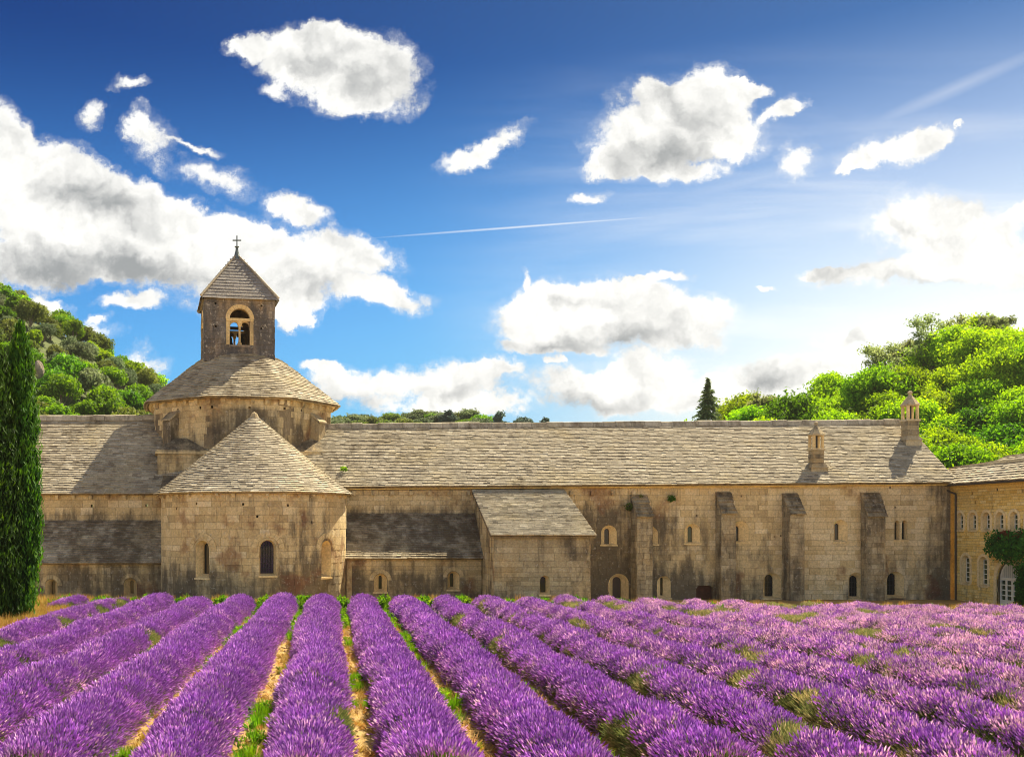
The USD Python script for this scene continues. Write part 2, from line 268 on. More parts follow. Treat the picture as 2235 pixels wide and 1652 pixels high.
M["bark"] = plain("tree_bark", (.16, .12, .085), .95, var=.4, scale=14, bump=.02)
M["glass"] = usdkit.material(stage, "/World/Looks/dark_window_glass", {"p": ("principled_bsdf", {"base_color": (.012, .013, .014), "roughness": .12, "specular_ior_level": .5})}, [], surface="p.BSDF")
M["glass_brown"] = usdkit.material(stage, "/World/Looks/brown_window_board", {"p": ("principled_bsdf", {"base_color": (.06, .04, .028), "roughness": .5})}, [], surface="p.BSDF")
M["glass_green"] = usdkit.material(stage, "/World/Looks/green_house_glass", {"p": ("principled_bsdf", {"base_color": (.03, .045, .02), "roughness": .1})}, [], surface="p.BSDF")
def leaf_material(name, c0, c1, c2, trans=0.45, hue=0.02, tcol=None):
    n = {"t": ("attribute", {"attribute": "tone"}), "r": ("rgb_ramp", {"ramp": [(0, c0), (.5, c1), (1, c2)]}), "o": ("object_info", {}),
         "h0": ("map_range", {"to_min": .5 - hue, "to_max": .5 + hue}), "h1": ("math", {"math_type": "fraction"}), "h2": ("math", {"math_type": "multiply", "value2": 7.31}), "v0": ("map_range", {"to_min": .72, "to_max": 1.25}),
         "hs": ("hsv", {"saturation": 1.0, "fac": 1.0}), "br": ("hsv", {"hue": .49, "saturation": 1.08, "value": 1.35, "fac": 1.0}),
         "d": ("principled_bsdf", {"roughness": .6, "specular_ior_level": .25}), "tr": ("translucent_bsdf", {}), "mx": ("mix_closure", {"fac": trans})}
    l = [("t.fac", "r.fac"), ("o.random", "h0.value"), ("o.random", "h2.value1"), ("h2.value", "h1.value1"), ("h1.value", "v0.value"), ("h0.result", "hs.hue"), ("v0.result", "hs.value"), ("r.color", "hs.color"),
         ("hs.color", "d.base_color"), ("hs.color", "br.color"), ("br.color", "tr.color"), ("d.BSDF", "mx.closure1"), ("tr.BSDF", "mx.closure2")]
    return usdkit.material(stage, "/World/Looks/" + name, n, l, surface="mx.closure")
M["leaf_lime"] = leaf_material("lime_green_leaf", (.13, .25, .012), (.24, .42, .022), (.36, .54, .04), .6)
M["leaf_green"] = leaf_material("fresh_green_leaf", (.06, .155, .010), (.12, .27, .016), (.20, .37, .03), .48)
M["leaf_olive"] = leaf_material("olive_green_leaf", (.08, .12, .02), (.145, .20, .035), (.22, .28, .06), .4)
M["leaf_grey"] = leaf_material("grey_green_leaf", (.085, .13, .06), (.145, .20, .09), (.22, .28, .14), .38)
M["needle"] = leaf_material("dark_pine_needle", (.018, .035, .02), (.035, .065, .036), (.065, .1, .05), .25)
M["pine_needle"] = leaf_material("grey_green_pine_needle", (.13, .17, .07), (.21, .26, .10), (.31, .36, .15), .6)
M["blue_needle"] = leaf_material("haze_tinted_needle", (.05, .085, .07), (.09, .14, .115), (.14, .20, .16), .4)  # distance haze put into the colour of the far pines
M["cypress"] = leaf_material("cypress_foliage", (.012, .05, .006), (.03, .11, .010), (.08, .21, .016), .35)
M["vine_green"] = leaf_material("vine_leaf", (.015, .06, .008), (.035, .12, .012), (.07, .2, .02), .35)
M["vine_red"] = leaf_material("rusty_vine_leaf", (.14, .035, .012), (.24, .07, .02), (.32, .13, .04), .3)
M["weed"] = leaf_material("weed_leaf", (.06, .15, .015), (.12, .27, .02), (.2, .38, .04), .5)
M["dry_grass"] = leaf_material("dry_grass_blade", (.28, .16, .04), (.45, .30, .08), (.5, .42, .14), .35)
M["lav_leaf"] = leaf_material("lavender_leaf", (.08, .11, .04), (.15, .19, .06), (.23, .28, .09), .35)
M["straw"] = leaf_material("straw_coloured_stem", (.26, .22, .09), (.42, .36, .16), (.56, .48, .26), .35)
M["lav_flower"] = leaf_material("lavender_flower", (.26, .10, .37), (.47, .22, .575), (.73, .47, .78), .46, hue=.012)
M["lav_pale"] = leaf_material("pale_lavender_flower", (.62, .42, .58), (.77, .58, .70), (.86, .76, .75), .45, hue=.012)
def soil():
    n = {"g": ("geometry", {}), "n1": ("noise_texture", {"scale": .8, "detail": 6.0, "roughness": .6}), "n2": ("noise_texture", {"scale": 22.0, "detail": 6.0, "roughness": .7}),
         "r": ("rgb_ramp", {"ramp": [(.25, (.30, .18, .06)), (.5, (.48, .32, .12)), (.75, (.60, .46, .22))]}), "v": ("map_range", {"from_min": .25, "from_max": .75, "to_min": .55, "to_max": 1.3}),
         "m": ("mix", {"mix_type": "multiply", "fac": 1.0}), "b": ("bump", {"strength": 1.0, "distance": .05}), "p": ("principled_bsdf", {"roughness": .95, "specular_ior_level": .15})}
    l = [("g.position", "n1.vector"), ("g.position", "n2.vector"), ("n1.fac", "r.fac"), ("n2.fac", "v.value"), ("r.color", "m.color1"), ("v.result", "m.color2"), ("m.color", "p.base_color"), ("n2.fac", "b.height"), ("b.normal", "p.normal")]
    return usdkit.material(stage, "/World/Looks/dry_field_soil", n, l, surface="p.BSDF")
M["soil"] = soil()
M["clod"] = plain("crumbled_earth", (.33, .22, .11), .95, var=.5, scale=18)
M["hill"] = plain("hillside_scrub", (.085, .11, .035), .95, var=.5, scale=.25)
M["rock"] = plain("pale_cliff_rock", (.24, .20, .155), .95, var=.4, scale=.8, bump=.2)

# ------------------------------------------------------------------ ground and hills
def ground_z(x, y):
    x = np.asarray(x, float); y = np.asarray(y, float)
    z = -0.2 * sm(20, 44, y) - 0.42 * sm(6, 30, x) * sm(24, 44, y)
    return z - (1.0 + z) * sm(45.0, 52, y)
def grid_mesh(xs, ys, h):
    X, Y = np.meshgrid(xs, ys, indexing="ij"); v = np.stack([X, Y, h(X, Y)], -1).reshape(-1, 3); ny = len(ys)
    i, j = np.meshgrid(np.arange(len(xs) - 1), np.arange(ny - 1), indexing="ij"); a = i * ny + j
    return v, np.stack([a, a + ny, a + ny + 1, a + 1], -1).reshape(-1, 4)
gx = np.unique(np.concatenate([[-1200, -600, -200, -80], np.arange(-40, 60.1, .5), [100, 200, 600, 1200]]))
gy = np.unique(np.concatenate([[-600, -100, -20], np.arange(0, 60.1, .5), [80, 200, 600, 1200]]))
v, f = grid_mesh(gx, gy, lambda X, Y: ground_z(X, Y) + 0.05 * (fbm(np.stack([X * 1.2, Y * 1.2, X * 0], -1), 3, 3) - .5) * (np.abs(X) < 60) * (Y < 60))
put("ground", v, f, M["soil"], smooth=True, kind="structure")

def hill_left(X, Y):
    crest = np.interp(X, [-160, -110, -75, -58, -38.7, -30, -15, 0, 12], [62, 58, 52.5, 45, 31, 25, 17, 9, -3])
    t = sm(95, 222, Y); back = 1 - 0.5 * sm(240, 420, Y)
    return -2 + (crest + 2) * (0.55 * t + 0.45 * np.clip((Y - 95) / 127, 0, 1)) * back + 3.0 * (fbm(np.stack([X * .05, Y * .05, X * 0], -1), 3, 5) - .5) * t
v, f = grid_mesh(np.linspace(-160, 16, 60), np.linspace(92, 420, 60), hill_left)
put("hillside", v, f, M["hill"], smooth=True, kind="structure")
def hill_right(X, Y):
    crest = np.interp(X, [26, 34, 40, 47, 53.5, 59, 64.4, 68, 72, 82.6, 100, 150], [-1, 4.5, 6.8, 9.0, 11.4, 13.4, 15.8, 17.8, 19.2, 20.8, 24, 29])
    t = np.clip((Y - 74) / 46, 0, 1); t = .4 * sm(0, 1, t) + .6 * t
    return -1.5 + (crest + 1.5) * t * (1 - .5 * sm(150, 320, Y)) + 1.5 * (fbm(np.stack([X * .08, Y * .08, X * 0], -1), 3, 8) - .5) * t
v, f = grid_mesh(np.linspace(26, 160, 60), np.linspace(72, 320, 60), hill_right)
put("hillside", v, f, M["hill"], smooth=True, kind="structure")
def hill_far(X, Y):
    crest = np.interp(X, [-40, -10, 0, 12, 25, 38, 46, 60, 90, 130], [22, 29.5, 31, 32, 33, 33, 29, 27.5, 27, 22])
    t = sm(190, 285, Y)
    return -2 + (crest + 2) * t * (1 - .4 * sm(310, 460, Y)) + 2 * (fbm(np.stack([X * .05, Y * .05, X * 0], -1), 3, 15) - .5) * t
v, f = grid_mesh(np.linspace(-40, 160, 60), np.linspace(188, 460, 40), hill_far)
put("hillside", v, f, M["hill"], smooth=True, kind="structure")

# summer haze over the valley
HAZE = usdkit.material(stage, "/World/Looks/valley_haze", {"v": ("principled_volume", {"color": (.95, .93, .87), "density": HAZED, "anisotropy": .5})}, [], volume="v.volume")
hv, hf = bx(-1203, 1203, -603, 1203, -3.5, 68.0)
put("haze", hv, hf, HAZE, kind="stuff", label="thin summer haze over the valley")

# ------------------------------------------------------------------ masonry kit
def flat_map(origin, udir):
    o = np.asarray(origin, float); u = np.asarray([*udir, 0.0]); u /= np.linalg.norm(u); nrm = np.array([u[1], -u[0], 0.0])
    return lambda a, z, d: o + np.multiply.outer(a, u) + np.multiply.outer(z, [0, 0, 1.0]) + np.multiply.outer(d, nrm)
def radial_map(cx, cy, rfun, R):
    """u / R is the angle from straight towards the viewer (-y) to the right (+x)"""
    def m(a, z, d):
        a, z, d = np.broadcast_arrays(np.asarray(a, float), np.asarray(z, float), np.asarray(d, float))
        th = a / R; r = rfun(th) + d
        return np.stack([cx + r * np.sin(th), cy - r * np.cos(th), z], -1)
    return m
def arch(uc, v0, w, h, n=12, pointed=False):
    r = w / 2; yt = h - r * (1.5 if pointed else 1.0)
    if pointed:
        t = np.linspace(0, 1, n // 2 + 1); right = np.stack([r * np.cos(t * math.pi / 2 * .98) ** .8, yt + (h - yt) * np.sin(t * math.pi / 2)], 1); right[-1] = (0, h)
        top = np.vstack([right, (right * [-1, 1])[::-1][1:]])
    else:
        a = np.linspace(0, math.pi, n + 1); top = np.stack([r * np.cos(a), yt + r * np.sin(a)], 1)
    return np.vstack([[-r, 0], [r, 0], top]) + [uc, v0]
def extrude_map(poly, mapf, d0, d1):
    parts = []
    for g in getattr(poly, "geoms", [poly]):
        if g.geom_type != "Polygon" or g.area < 2e-3: continue
        m = trimesh.creation.extrude_polygon(g, 1.0, engine="earcut"); v = np.asarray(m.vertices)
        parts.append((mapf(v[:, 0], v[:, 1], d0 + (d1 - d0) * v[:, 2]), np.asarray(m.faces)))
    return joined(parts) if parts else None
def blocks(mapf, outer, holes, seed, bh=.36, bw=(.5, 1.0), gap=.0065, proud=(.0, .022), seg=1):
    rg = np.random.default_rng(seed); free = outer.difference(holes) if holes is not None else outer
    u0, v0, u1, v1 = outer.bounds; out = []; z = v0
    from shapely.prepared import prep
    pf = prep(free)
    while z < v1 - .04:
        h = bh * rg.uniform(.7, 1.3); h = v1 - z if v1 - z < h * 1.45 else h
        u = u0 - rg.uniform(0, bw[1])
        while u < u1:
            w = rg.uniform(*bw); r = sbox(max(u, u0) + gap, z + gap, min(u + w, u1) - gap, z + h - gap) if min(u + w, u1) - max(u, u0) > 3 * gap else None
            u += w
            if r is None or not pf.intersects(r): continue
            d1 = rg.uniform(*proud); tone = float(np.clip(rg.normal(.5, .23), 0, 1))
            if pf.contains(r):
                a, b, c, d = r.bounds; j = rg.uniform(-.006, .006, 4)
                vv = np.array([[a, b], [c, b], [c, d], [a, d]]); d0 = np.full(4, -.06)
                q = mapf(np.r_[vv[:, 0], vv[:, 0] + .3 * j], np.r_[vv[:, 1], vv[:, 1] + .3 * j], np.r_[d0, d1 + j]); e = (q, BOXF)
            else:
                e = extrude_map(free.intersection(r), mapf, -.06, d1)
            if e is not None: out.append((*e, tone))
        z += h
    return out
def merge_tone(lst):
    vs, fs, ts, n = [], [], [], 0
    for v, f, t in lst: vs.append(v); fs.append(f + n); ts.append(np.full(len(v), t)); n += len(v)
    return np.vstack(vs), np.vstack(fs), np.concatenate(ts)
def size_seen(v):
    s = FPX / np.maximum(v[:, 1], 1); p = np.stack([v[:, 0] * s, (v[:, 2] - CAMH) * s], 1); px = p + [CXP, 0]
    e = np.ptp(p, axis=0); inside = (px[:, 0].mean() > 60) & (px[:, 0].mean() < 2235)
    return float(e[0] * e[1]) * inside
class Pieces:
    """collects alike pieces of one thing; the 300 that show largest become parts, the rest one part of kind stuff per parent"""
    def __init__(self, name, rest, limit=300): self.name, self.rest, self.limit, self.items = name, rest, limit, []
    def add(self, parent, mat, lst, stain=0.0):
        for v, f, t in lst: self.items.append((parent, mat, v, f, t, stain))
    def flush(self):
        order = sorted(range(len(self.items)), key=lambda i: -size_seen(self.items[i][2])); own = set(order[:self.limit]); rest = {}
        for i, (p, mat, v, f, t, st) in enumerate(self.items):
            if i in own: put(self.name, v, f, mat, p, {"tone": t, "stain": st(v) if callable(st) else st})
            else: rest.setdefault((p, id(mat)), (mat, st, []))[2].append((v, f, t))
        for (p, _), (mat, st, lst) in rest.items():
            v, f, t = merge_tone(lst); put(self.rest, v, f, mat, p, {"tone": t, "stain": st(v) if callable(st) else st}, kind="stuff")
def tiles(mapf, smax, arange, seed, course=.168, wid=(.24, .46), thick=.050, unit=None, stop=None, lk=1.0):
    """stone slabs in courses. mapf(a, s, d): a across, s up the slope. arange(s) -> (a0, a1); unit(s): metres per unit of a"""
    rg = np.random.default_rng(seed); out = []; s = -.12
    while s < smax - .05:
        c = course * rg.uniform(.88, 1.12); a0, a1 = arange(max(s, 0)); un = unit(max(s, 0)) if unit else 1.0
        a = a0 - rg.uniform(0, .3) / un; wob = rg.uniform(-.006, .006)
        while a < a1:
            w = rg.uniform(*wid) / un; b0, b1 = max(a, a0), min(a + w, a1); a += w
            if (b1 - b0) * un < .06: continue
            g = .005 / un; b0 += g; b1 -= g
            j = rg.uniform(-.014, .014, 2); t = thick * rg.uniform(.85, 1.2); lift = (rg.uniform(.046, .062) + wob) * lk; top = min(s + c + .09, smax)
            if stop is not None and stop(b0, s): continue
            A = np.array([b0, b1, b1, b0] * 2); Sx = np.array([s + j[0], s + j[1], top, top] * 2)
            D = np.array([lift, lift + j[1] * .5, -.01, -.01, lift + t, lift + t + j[0] * .5, t - .02, t - .02])
            Sx = Sx + .032 * (noise(np.stack([A * un * .45, Sx * .5, A * 0 + seed], -1), seed) - .5) * np.clip(4 * (smax - Sx) / smax, 0, 1)
            out.append((mapf(A, Sx, D), BOXF, float(np.clip(rg.normal(.5, .21), 0, 1))))
        s += c
    return out
def slope_map(o, a, s):
    o, a, s = (np.asarray(q, float) for q in (o, a, s)); a = a / np.linalg.norm(a); s = s / np.linalg.norm(s); nn = np.cross(a, s)
    return lambda A, Sx, D: o + np.multiply.outer(A, a) + np.multiply.outer(Sx, s) + np.multiply.outer(D, nn)
def tile_stain_shade(v, amt, k=.3, seed=1): return amt + .9 * (fbm(v * k, 4, seed) - .5)
def stain_noise(v, amt, k=.5, seed=1): return amt + .25 * (fbm(v * k, 3, seed) - .5)

def window(parent, mapf, uc, v0, w, h, slit, depth=.5, hood=False, bars=0, pane=M["glass"], pointed=False, label=None, sill=True, mat=None, stain=.0, hoodw=.28):
    """an arched opening whose splayed reveal narrows to a slit (offset, bottom above sill, width, height)"""
    p = xf("window", parent, label=label)
    du, dv, sw, sh = slit; o = arch(uc, v0, w, h, pointed=pointed); i = arch(uc + du, v0 + dv, sw, sh, pointed=pointed); n = len(o)
    vo = mapf(o[:, 0], o[:, 1], np.full(n, .012)); vi = mapf(i[:, 0], i[:, 1], np.full(n, -depth)); vb = mapf(i[:, 0], i[:, 1], np.full(n, -depth - .12))
    k = np.arange(n); k2 = (k + 1) % n
    f = np.vstack([np.stack([k, k2, n + k2, n + k], 1), np.stack([n + k, n + k2, 2 * n + k2, 2 * n + k], 1)])
    put("reveal", *joined([(np.vstack([vo, vi, vb]), f)]), mat or M["reveal"], p, {"tone": .5, "stain": stain})
    pg = trimesh.creation.triangulate_polygon(Polygon(i), engine="earcut")
    put("pane", mapf(pg[0][:, 0], pg[0][:, 1], np.full(len(pg[0]), -depth - .1)), pg[1], pane, p)
    if bars:
        q = []
        for a in np.linspace(-.5, .5, bars + 2)[1:-1]: q.append(extrude_map(sbox(uc + du + a * sw - .012, v0 + dv, uc + du + a * sw + .012, v0 + dv + sh - .06), mapf, -depth - .03, -depth - .005))
        for z in np.arange(.25, sh - .2, .3): q.append(extrude_map(sbox(uc + du - sw / 2, v0 + dv + z, uc + du + sw / 2, v0 + dv + z + .022), mapf, -depth - .034, -depth - .009))
        for e in q: put("bar", *e, M["iron"], p)
    if sill: put("sill", *extrude_map(sbox(uc - w / 2 - .06, v0 - .10, uc + w / 2 + .06, v0 - .004), mapf, -.05, .07), mat or M["reveal"], p, {"tone": .6, "stain": stain + .1})
    if hood:
        n = 9; r0, r1 = hood if isinstance(hood, tuple) else (w / 2 + .03, w / 2 + hoodw); zc = v0 + h - w / 2
        for a in range(n):
            t = np.linspace(math.pi * a / n + .012, math.pi * (a + 1) / n - .012, 4); ring = np.vstack([np.stack([r0 * np.cos(t), r0 * np.sin(t)], 1), np.stack([r1 * np.cos(t), r1 * np.sin(t)], 1)[::-1]]) + [uc, zc]
            put("voussoir", *extrude_map(Polygon(ring), mapf, -.05, .045), M["stone"], p, {"tone": .45 + .1 * (a % 3), "stain": stain + .12})
    return p

def strips(poly, step=.4):
    u0, v0, u1, v1 = poly.bounds; k = max(1, int(math.ceil((u1 - u0) / step))); e = np.linspace(u0, u1, k + 1)
    return [poly.intersection(sbox(a, v0 - 1, b, v1 + 1)) for a, b in zip(e[:-1], e[1:])]
def curved_extrude(poly, mapf, d0, d1, step=.4):
    q = [extrude_map(s, mapf, d0, d1) for s in strips(poly, step)]
    return joined([e for e in q if e is not None])
def wall(parent, mapf, outer, wins, pieces, seed, stain, mat=None, bh=.36, bw=(.5, 1.0), thick=.5, curved=False, holes=(), cover=None, proud=(.0, .022)):
    """recessed mortar core and coursed blocks, the openings cut through both"""
    mat = mat or M["stone"]
    hs = [Polygon(arch(*w)) for w in wins] + list(holes); hu = unary_union(hs).buffer(.006) if hs else None
    u0, v0, u1, v1 = outer.bounds; core = outer.intersection(sbox(u0 + .03, v0 - 1, u1 - .03, v1 + 1))
    if hu is not None: core = core.difference(hu.buffer(.004))
    p = put("wall", *(curved_extrude if curved else extrude_map)(core, mapf, -thick, -.022), M["mortar"], parent, {"tone": .5, "stain": .25})
    pieces.add(p, mat, blocks(mapf, cover if cover is not None else outer, hu, seed, bh, bw, proud=proud), stain)
    return p
def putlogs(spots, s=.13): return [sbox(u - s / 2, z, u + s / 2, z + s * 1.15) for u, z in spots]
def deck(name, parent, mapf, a, s, d=-.035, mat=None, thick=.12):
    """the boarding under the slabs, a sheet with thickness"""
    A, Q = np.meshgrid(a, s, indexing="ij"); sh = A.shape; ns = sh[1]
    top = mapf(A.ravel(), Q.ravel(), np.full(A.size, d)); bot = mapf(A.ravel(), Q.ravel(), np.full(A.size, d - thick))
    i, j = np.meshgrid(np.arange(sh[0] - 1), np.arange(ns - 1), indexing="ij"); k = i * ns + j
    q = np.stack([k, k + ns, k + ns + 1, k + 1], -1).reshape(-1, 4); n = len(top)
    e0 = np.arange(sh[0] - 1) * ns; e1 = np.arange(ns - 1); l0 = (sh[0] - 1) * ns
    side = np.vstack([np.stack([e0 + n, e0 + ns + n, e0 + ns, e0], 1), np.stack([e0 + ns - 1, e0 + 2 * ns - 1, e0 + 2 * ns - 1 + n, e0 + ns - 1 + n], 1),
                      np.stack([e1, e1 + 1, e1 + 1 + n, e1 + n], 1), np.stack([l0 + e1 + n, l0 + e1 + 1 + n, l0 + e1 + 1, l0 + e1], 1)])
    return put(name, *joined([(np.vstack([top, bot]), np.vstack([q, q[:, ::-1] + n, side]))]), mat or M["mortar"], parent, {"tone": .4, "stain": .3})
def ridge_stones(parent, pieces_parent_pts, mat, seed, w=.24, h=.2, step=.85):
    rg = np.random.default_rng(seed); p0, p1 = (np.asarray(q, float) for q in pieces_parent_pts); L = np.linalg.norm(p1 - p0); d = (p1 - p0) / L; a = 0
    side = np.cross(d, [0, 0, 1.0]); side /= np.linalg.norm(side)
    while a < L:
        b = min(a + step * rg.uniform(.8, 1.3), L); j = rg.uniform(-.025, .025, 3)
        ring = [(-w * 1.25, -.16), (w * 1.25, -.16), (w * .8, h * .75), (0, h + j[0] * .5), (-w * .8, h * .75)]
        v = np.array([p0 + d * t + side * x + np.array([0, 0, z + j[1]]) for t in (a + .008, b - .008) for x, z in ring])
        f = [[i, (i + 1) % 5, 5 + (i + 1) % 5] for i in range(5)] + [[i, 5 + (i + 1) % 5, 5 + i] for i in range(5)] + [[0, 2, 1], [0, 3, 2], [0, 4, 3], [5, 6, 7], [5, 7, 8], [5, 8, 9]]
        put("ridge_stone", v, f, mat, parent, {"tone": rg.uniform(.3, .8), "stain": .12 + .2 * rg.random()}); a = b
def corbels(parent, mapf, us, z0, z1, w=.2, d=.2, mat=None, stain=.05, seed=0):
    rg = np.random.default_rng(seed)
    for u in us:
        e = extrude_map(Polygon([(u - w / 2, z0 + .06), (u + w / 2, z0 + .06), (u + w / 2, z1), (u - w / 2, z1)]), mapf, -.05, d); lo = extrude_map(sbox(u - w / 2, z0, u + w / 2, z0 + .06), mapf, -.05, d * .55)
        put("corbel", *joined([e, lo]), mat or M["stone"], parent, {"tone": rg.uniform(.5, .9), "stain": stain + rg.uniform(-.05, .2)})
def band(name, parent, mapf, a0, a1, z0, z1, d0, d1, n=1, mat=None, tone=.7, stain=0.0):
    return put(name, *curved_extrude(sbox(a0, z0, a1, z1), mapf, d0, d1, (a1 - a0) / n + 1e-6), mat or M["stone"], parent, {"tone": tone, "stain": stain})
D2R = math.pi / 180
SKEW = 10 * D2R

# ================================================================== the church
church = xf("abbey_church", label="old stone abbey church with round apse, low tiled dome and square bell tower", cat="church")
CS = Pieces("stone_block", "stonework"); CT = Pieces("roof_tile", "roof_tiling")
YF = 61.0
# left transept arm: upper wall, eave, roof
mA = flat_map((-22, YF, 0), (1, 0))
st = lambda v: stain_noise(v, .02 + .4 * sm(4.75, 3.9, v[:, 2]), .7, 2)
wall(church, mA, sbox(0, -1.3, 12.4, 5.36), [], CS, 11, st, cover=sbox(0, 3.4, 12.4, 5.36), holes=putlogs([(3.5, 4.62), (7.6, 4.6), (10.9, 4.62)]))
corbels(church, mA, np.arange(.4, 12.2, 1.02), 5.06, 5.38, seed=3)
band("cornice", church, mA, 0, 12.2, 5.385, 5.47, -.05, .34, tone=.85)
rA = slope_map((-22.2, YF - .42, 5.42), (1, 0, 0), (0, 5.62, 5.05)); LA = math.hypot(5.62, 5.05)
d_ = deck("transept_roof", church, rA, np.linspace(0, 14.5, 2), np.linspace(0, LA, 2))
CT.add(d_, M["tile"], tiles(rA, LA, lambda s: (0, 13.6), 21, wid=(.25, .48)), lambda v: tile_stain_shade(v, .10, .3, 4))
put("rear_slope", *hexa([[-22.2, 66.2, 10.5], [-7, 66.2, 10.5], [-7, 72, 5.4], [-22.2, 72, 5.4], [-22.2, 66.2, 10.6], [-7, 66.2, 10.6], [-7, 72, 5.5], [-22.2, 72, 5.5]]), M["tile"], church, {"tone": .5, "stain": .1})
ridge_stones(d_, [(-22.2, 66.2, 10.47), (-11.2, 66.2, 10.51)], M["tile"], 5, w=.3, h=.24)
# left aisle
mB = flat_map((-22, 58.1, 0), (1, 0))
wB = [(5.94, -.62, .72, 1.0), (10.5, -.58, .74, 1.04)]
stB = lambda v: stain_noise(v, .52 - .26 * sm(.2, 1.5, v[:, 2]), .9, 6)
wall(church, mB, sbox(0, -1.3, 12.9, 1.36), wB, CS, 12, stB, bh=.33)
for (u, z, w, h) in wB: window(church, mB, u, z, w, h, (.02, .12, .2, .78), .4, hood=True, stain=.2, hoodw=.26)
rB = slope_map((-22.2, 57.78, 1.36), (1, 0, 0), (0, 3.25, 2.42)); LB = math.hypot(3.25, 2.42)
d_ = deck("aisle_roof", church, rB, np.linspace(0, 13.1, 2), np.linspace(0, LB, 2))
CT.add(d_, M["tile"], tiles(rB, LB, lambda s: (0, 13.1 - .18 * s), 22, wid=(.25, .48)), lambda v: tile_stain_shade(v, .42, .5, 7))  # extra darkness paints the shade under the main eave into these tiles
put("aisle_end", *extrude_map(Polygon([(57.9, -1.3), (61, -1.3), (61, 3.7), (57.9, 1.3)]), lambda a, z, d: np.stack([-9.3 - .3 * d, a, z], -1), 0, 1), M["stone"], church, {"tone": .4, "stain": .3})
# apse
AX, AY, AR = -4.39, 58.5, 5.32
def mC(a, z, d):
    a, z, d = np.broadcast_arrays(np.asarray(a, float), np.asarray(z, float), np.asarray(d, float)); th = np.clip(a / AR, -math.pi / 2, math.pi / 2); e = np.abs(a) - np.abs(th) * AR
    return np.stack([AX + (AR + d) * np.sin(th), AY - (AR + d) * np.cos(th) + e, z], -1)
wC = [(AR * -27 * D2R, .70, .84, 1.98), (AR * 12 * D2R, .84, .88, 1.88), (AR * 52 * D2R, .66, .84, 2.0)]
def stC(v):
    th = np.arctan2(v[:, 0] - AX, AY - v[:, 1]); k = .06 + .46 * sm(2.8, -.3, v[:, 2]) + .26 * sm(.1, .5, th) * sm(5.0, 3.5, v[:, 2]) - .30 * sm(.95, 1.2, th)  # right limb lightened: the sunlit strip is put into the colour
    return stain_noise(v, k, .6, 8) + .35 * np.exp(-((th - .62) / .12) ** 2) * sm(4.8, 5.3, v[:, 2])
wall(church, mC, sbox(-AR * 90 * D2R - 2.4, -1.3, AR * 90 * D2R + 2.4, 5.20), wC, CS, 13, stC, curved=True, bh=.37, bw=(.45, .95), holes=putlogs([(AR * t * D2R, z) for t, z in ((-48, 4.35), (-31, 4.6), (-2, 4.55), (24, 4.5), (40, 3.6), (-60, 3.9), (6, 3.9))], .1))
window(church, mC, *wC[0], (0, .20, .46, 1.64), .42, hood=(.55, .84), label="narrow splayed window on the left of the apse")
window(church, mC, *wC[1], (0, .10, .76, 1.74), .26, hood=(.60, .88), bars=4, label="wide leaded window in the middle of the apse")
window(church, mC, *wC[2], (0, .22, .40, 1.62), .62, hood=(.55, .84), label="narrow splayed window on the right of the apse")
for t in np.arange(-74, 86, 9.5): corbels(church, mC, [AR * t * D2R], 5.0, 5.23, w=.16, d=.17, seed=int(t) + 99)
band("cornice", church, mC, -AR * 90 * D2R - 2.3, AR * 90 * D2R + 2.3, 5.21, 5.30, -.05, .26, n=40, tone=.85)
CR, CZ0, CZ1 = 5.52, 5.28, 9.86; CL = math.hypot(CR, CZ1 - CZ0); cp, sp = CR / CL, (CZ1 - CZ0) / CL
def mCone(a, s, d):
    a, s, d = np.broadcast_arrays(np.asarray(a, float), np.asarray(s, float), np.asarray(d, float))
    fl = .10 * np.clip(1 - s / 1.4, 0, 1) ** 2; r = CR - s * cp + d * sp + fl; z = CZ0 + s * sp + d * cp
    return np.stack([AX + r * np.sin(a), AY - r * np.cos(a), z], -1)
d_ = deck("apse_roof", church, mCone, np.linspace(-90 * D2R, 90 * D2R, 45), np.linspace(0, CL, 8))
CT.add(d_, M["tile"], tiles(mCone, CL - .12, lambda s: (-90 * D2R, 90 * D2R), 23, wid=(.25, .5), unit=lambda s: max(CR - s * cp, .15)), lambda v: tile_stain_shade(v, .08, .4, 9))
for q_, sx in enumerate((-1, 1)):
    fl = slope_map((AX + sx * CR, AY if sx > 0 else AY + 4.2, CZ0), (0, sx, 0), (-sx * cp, 0, sp)); d2 = deck("apse_roof_flank", church, fl, np.linspace(0, 4.2, 2), np.linspace(0, CL, 2))
    CT.add(d2, M["tile"], tiles(fl, CL - .1, lambda s: (0, 4.2), 26 + q_, wid=(.28, .6)), lambda v: stain_noise(v, .0, .5, 9))
ridge_stones(d_, [(AX, AY + .1, CZ1 + .02), (AX - .1, AY + 4.1, CZ1 + .02)], M["rubble"], 7, w=.2, h=.14)
put("apse_roof_cap", *lathe([(.0, 10.08), (.16, 9.98), (.30, 9.68), (.34, 9.56)], 10, (AX, AY, 0)), M["rubble"], church, {"tone": .5, "stain": .2})
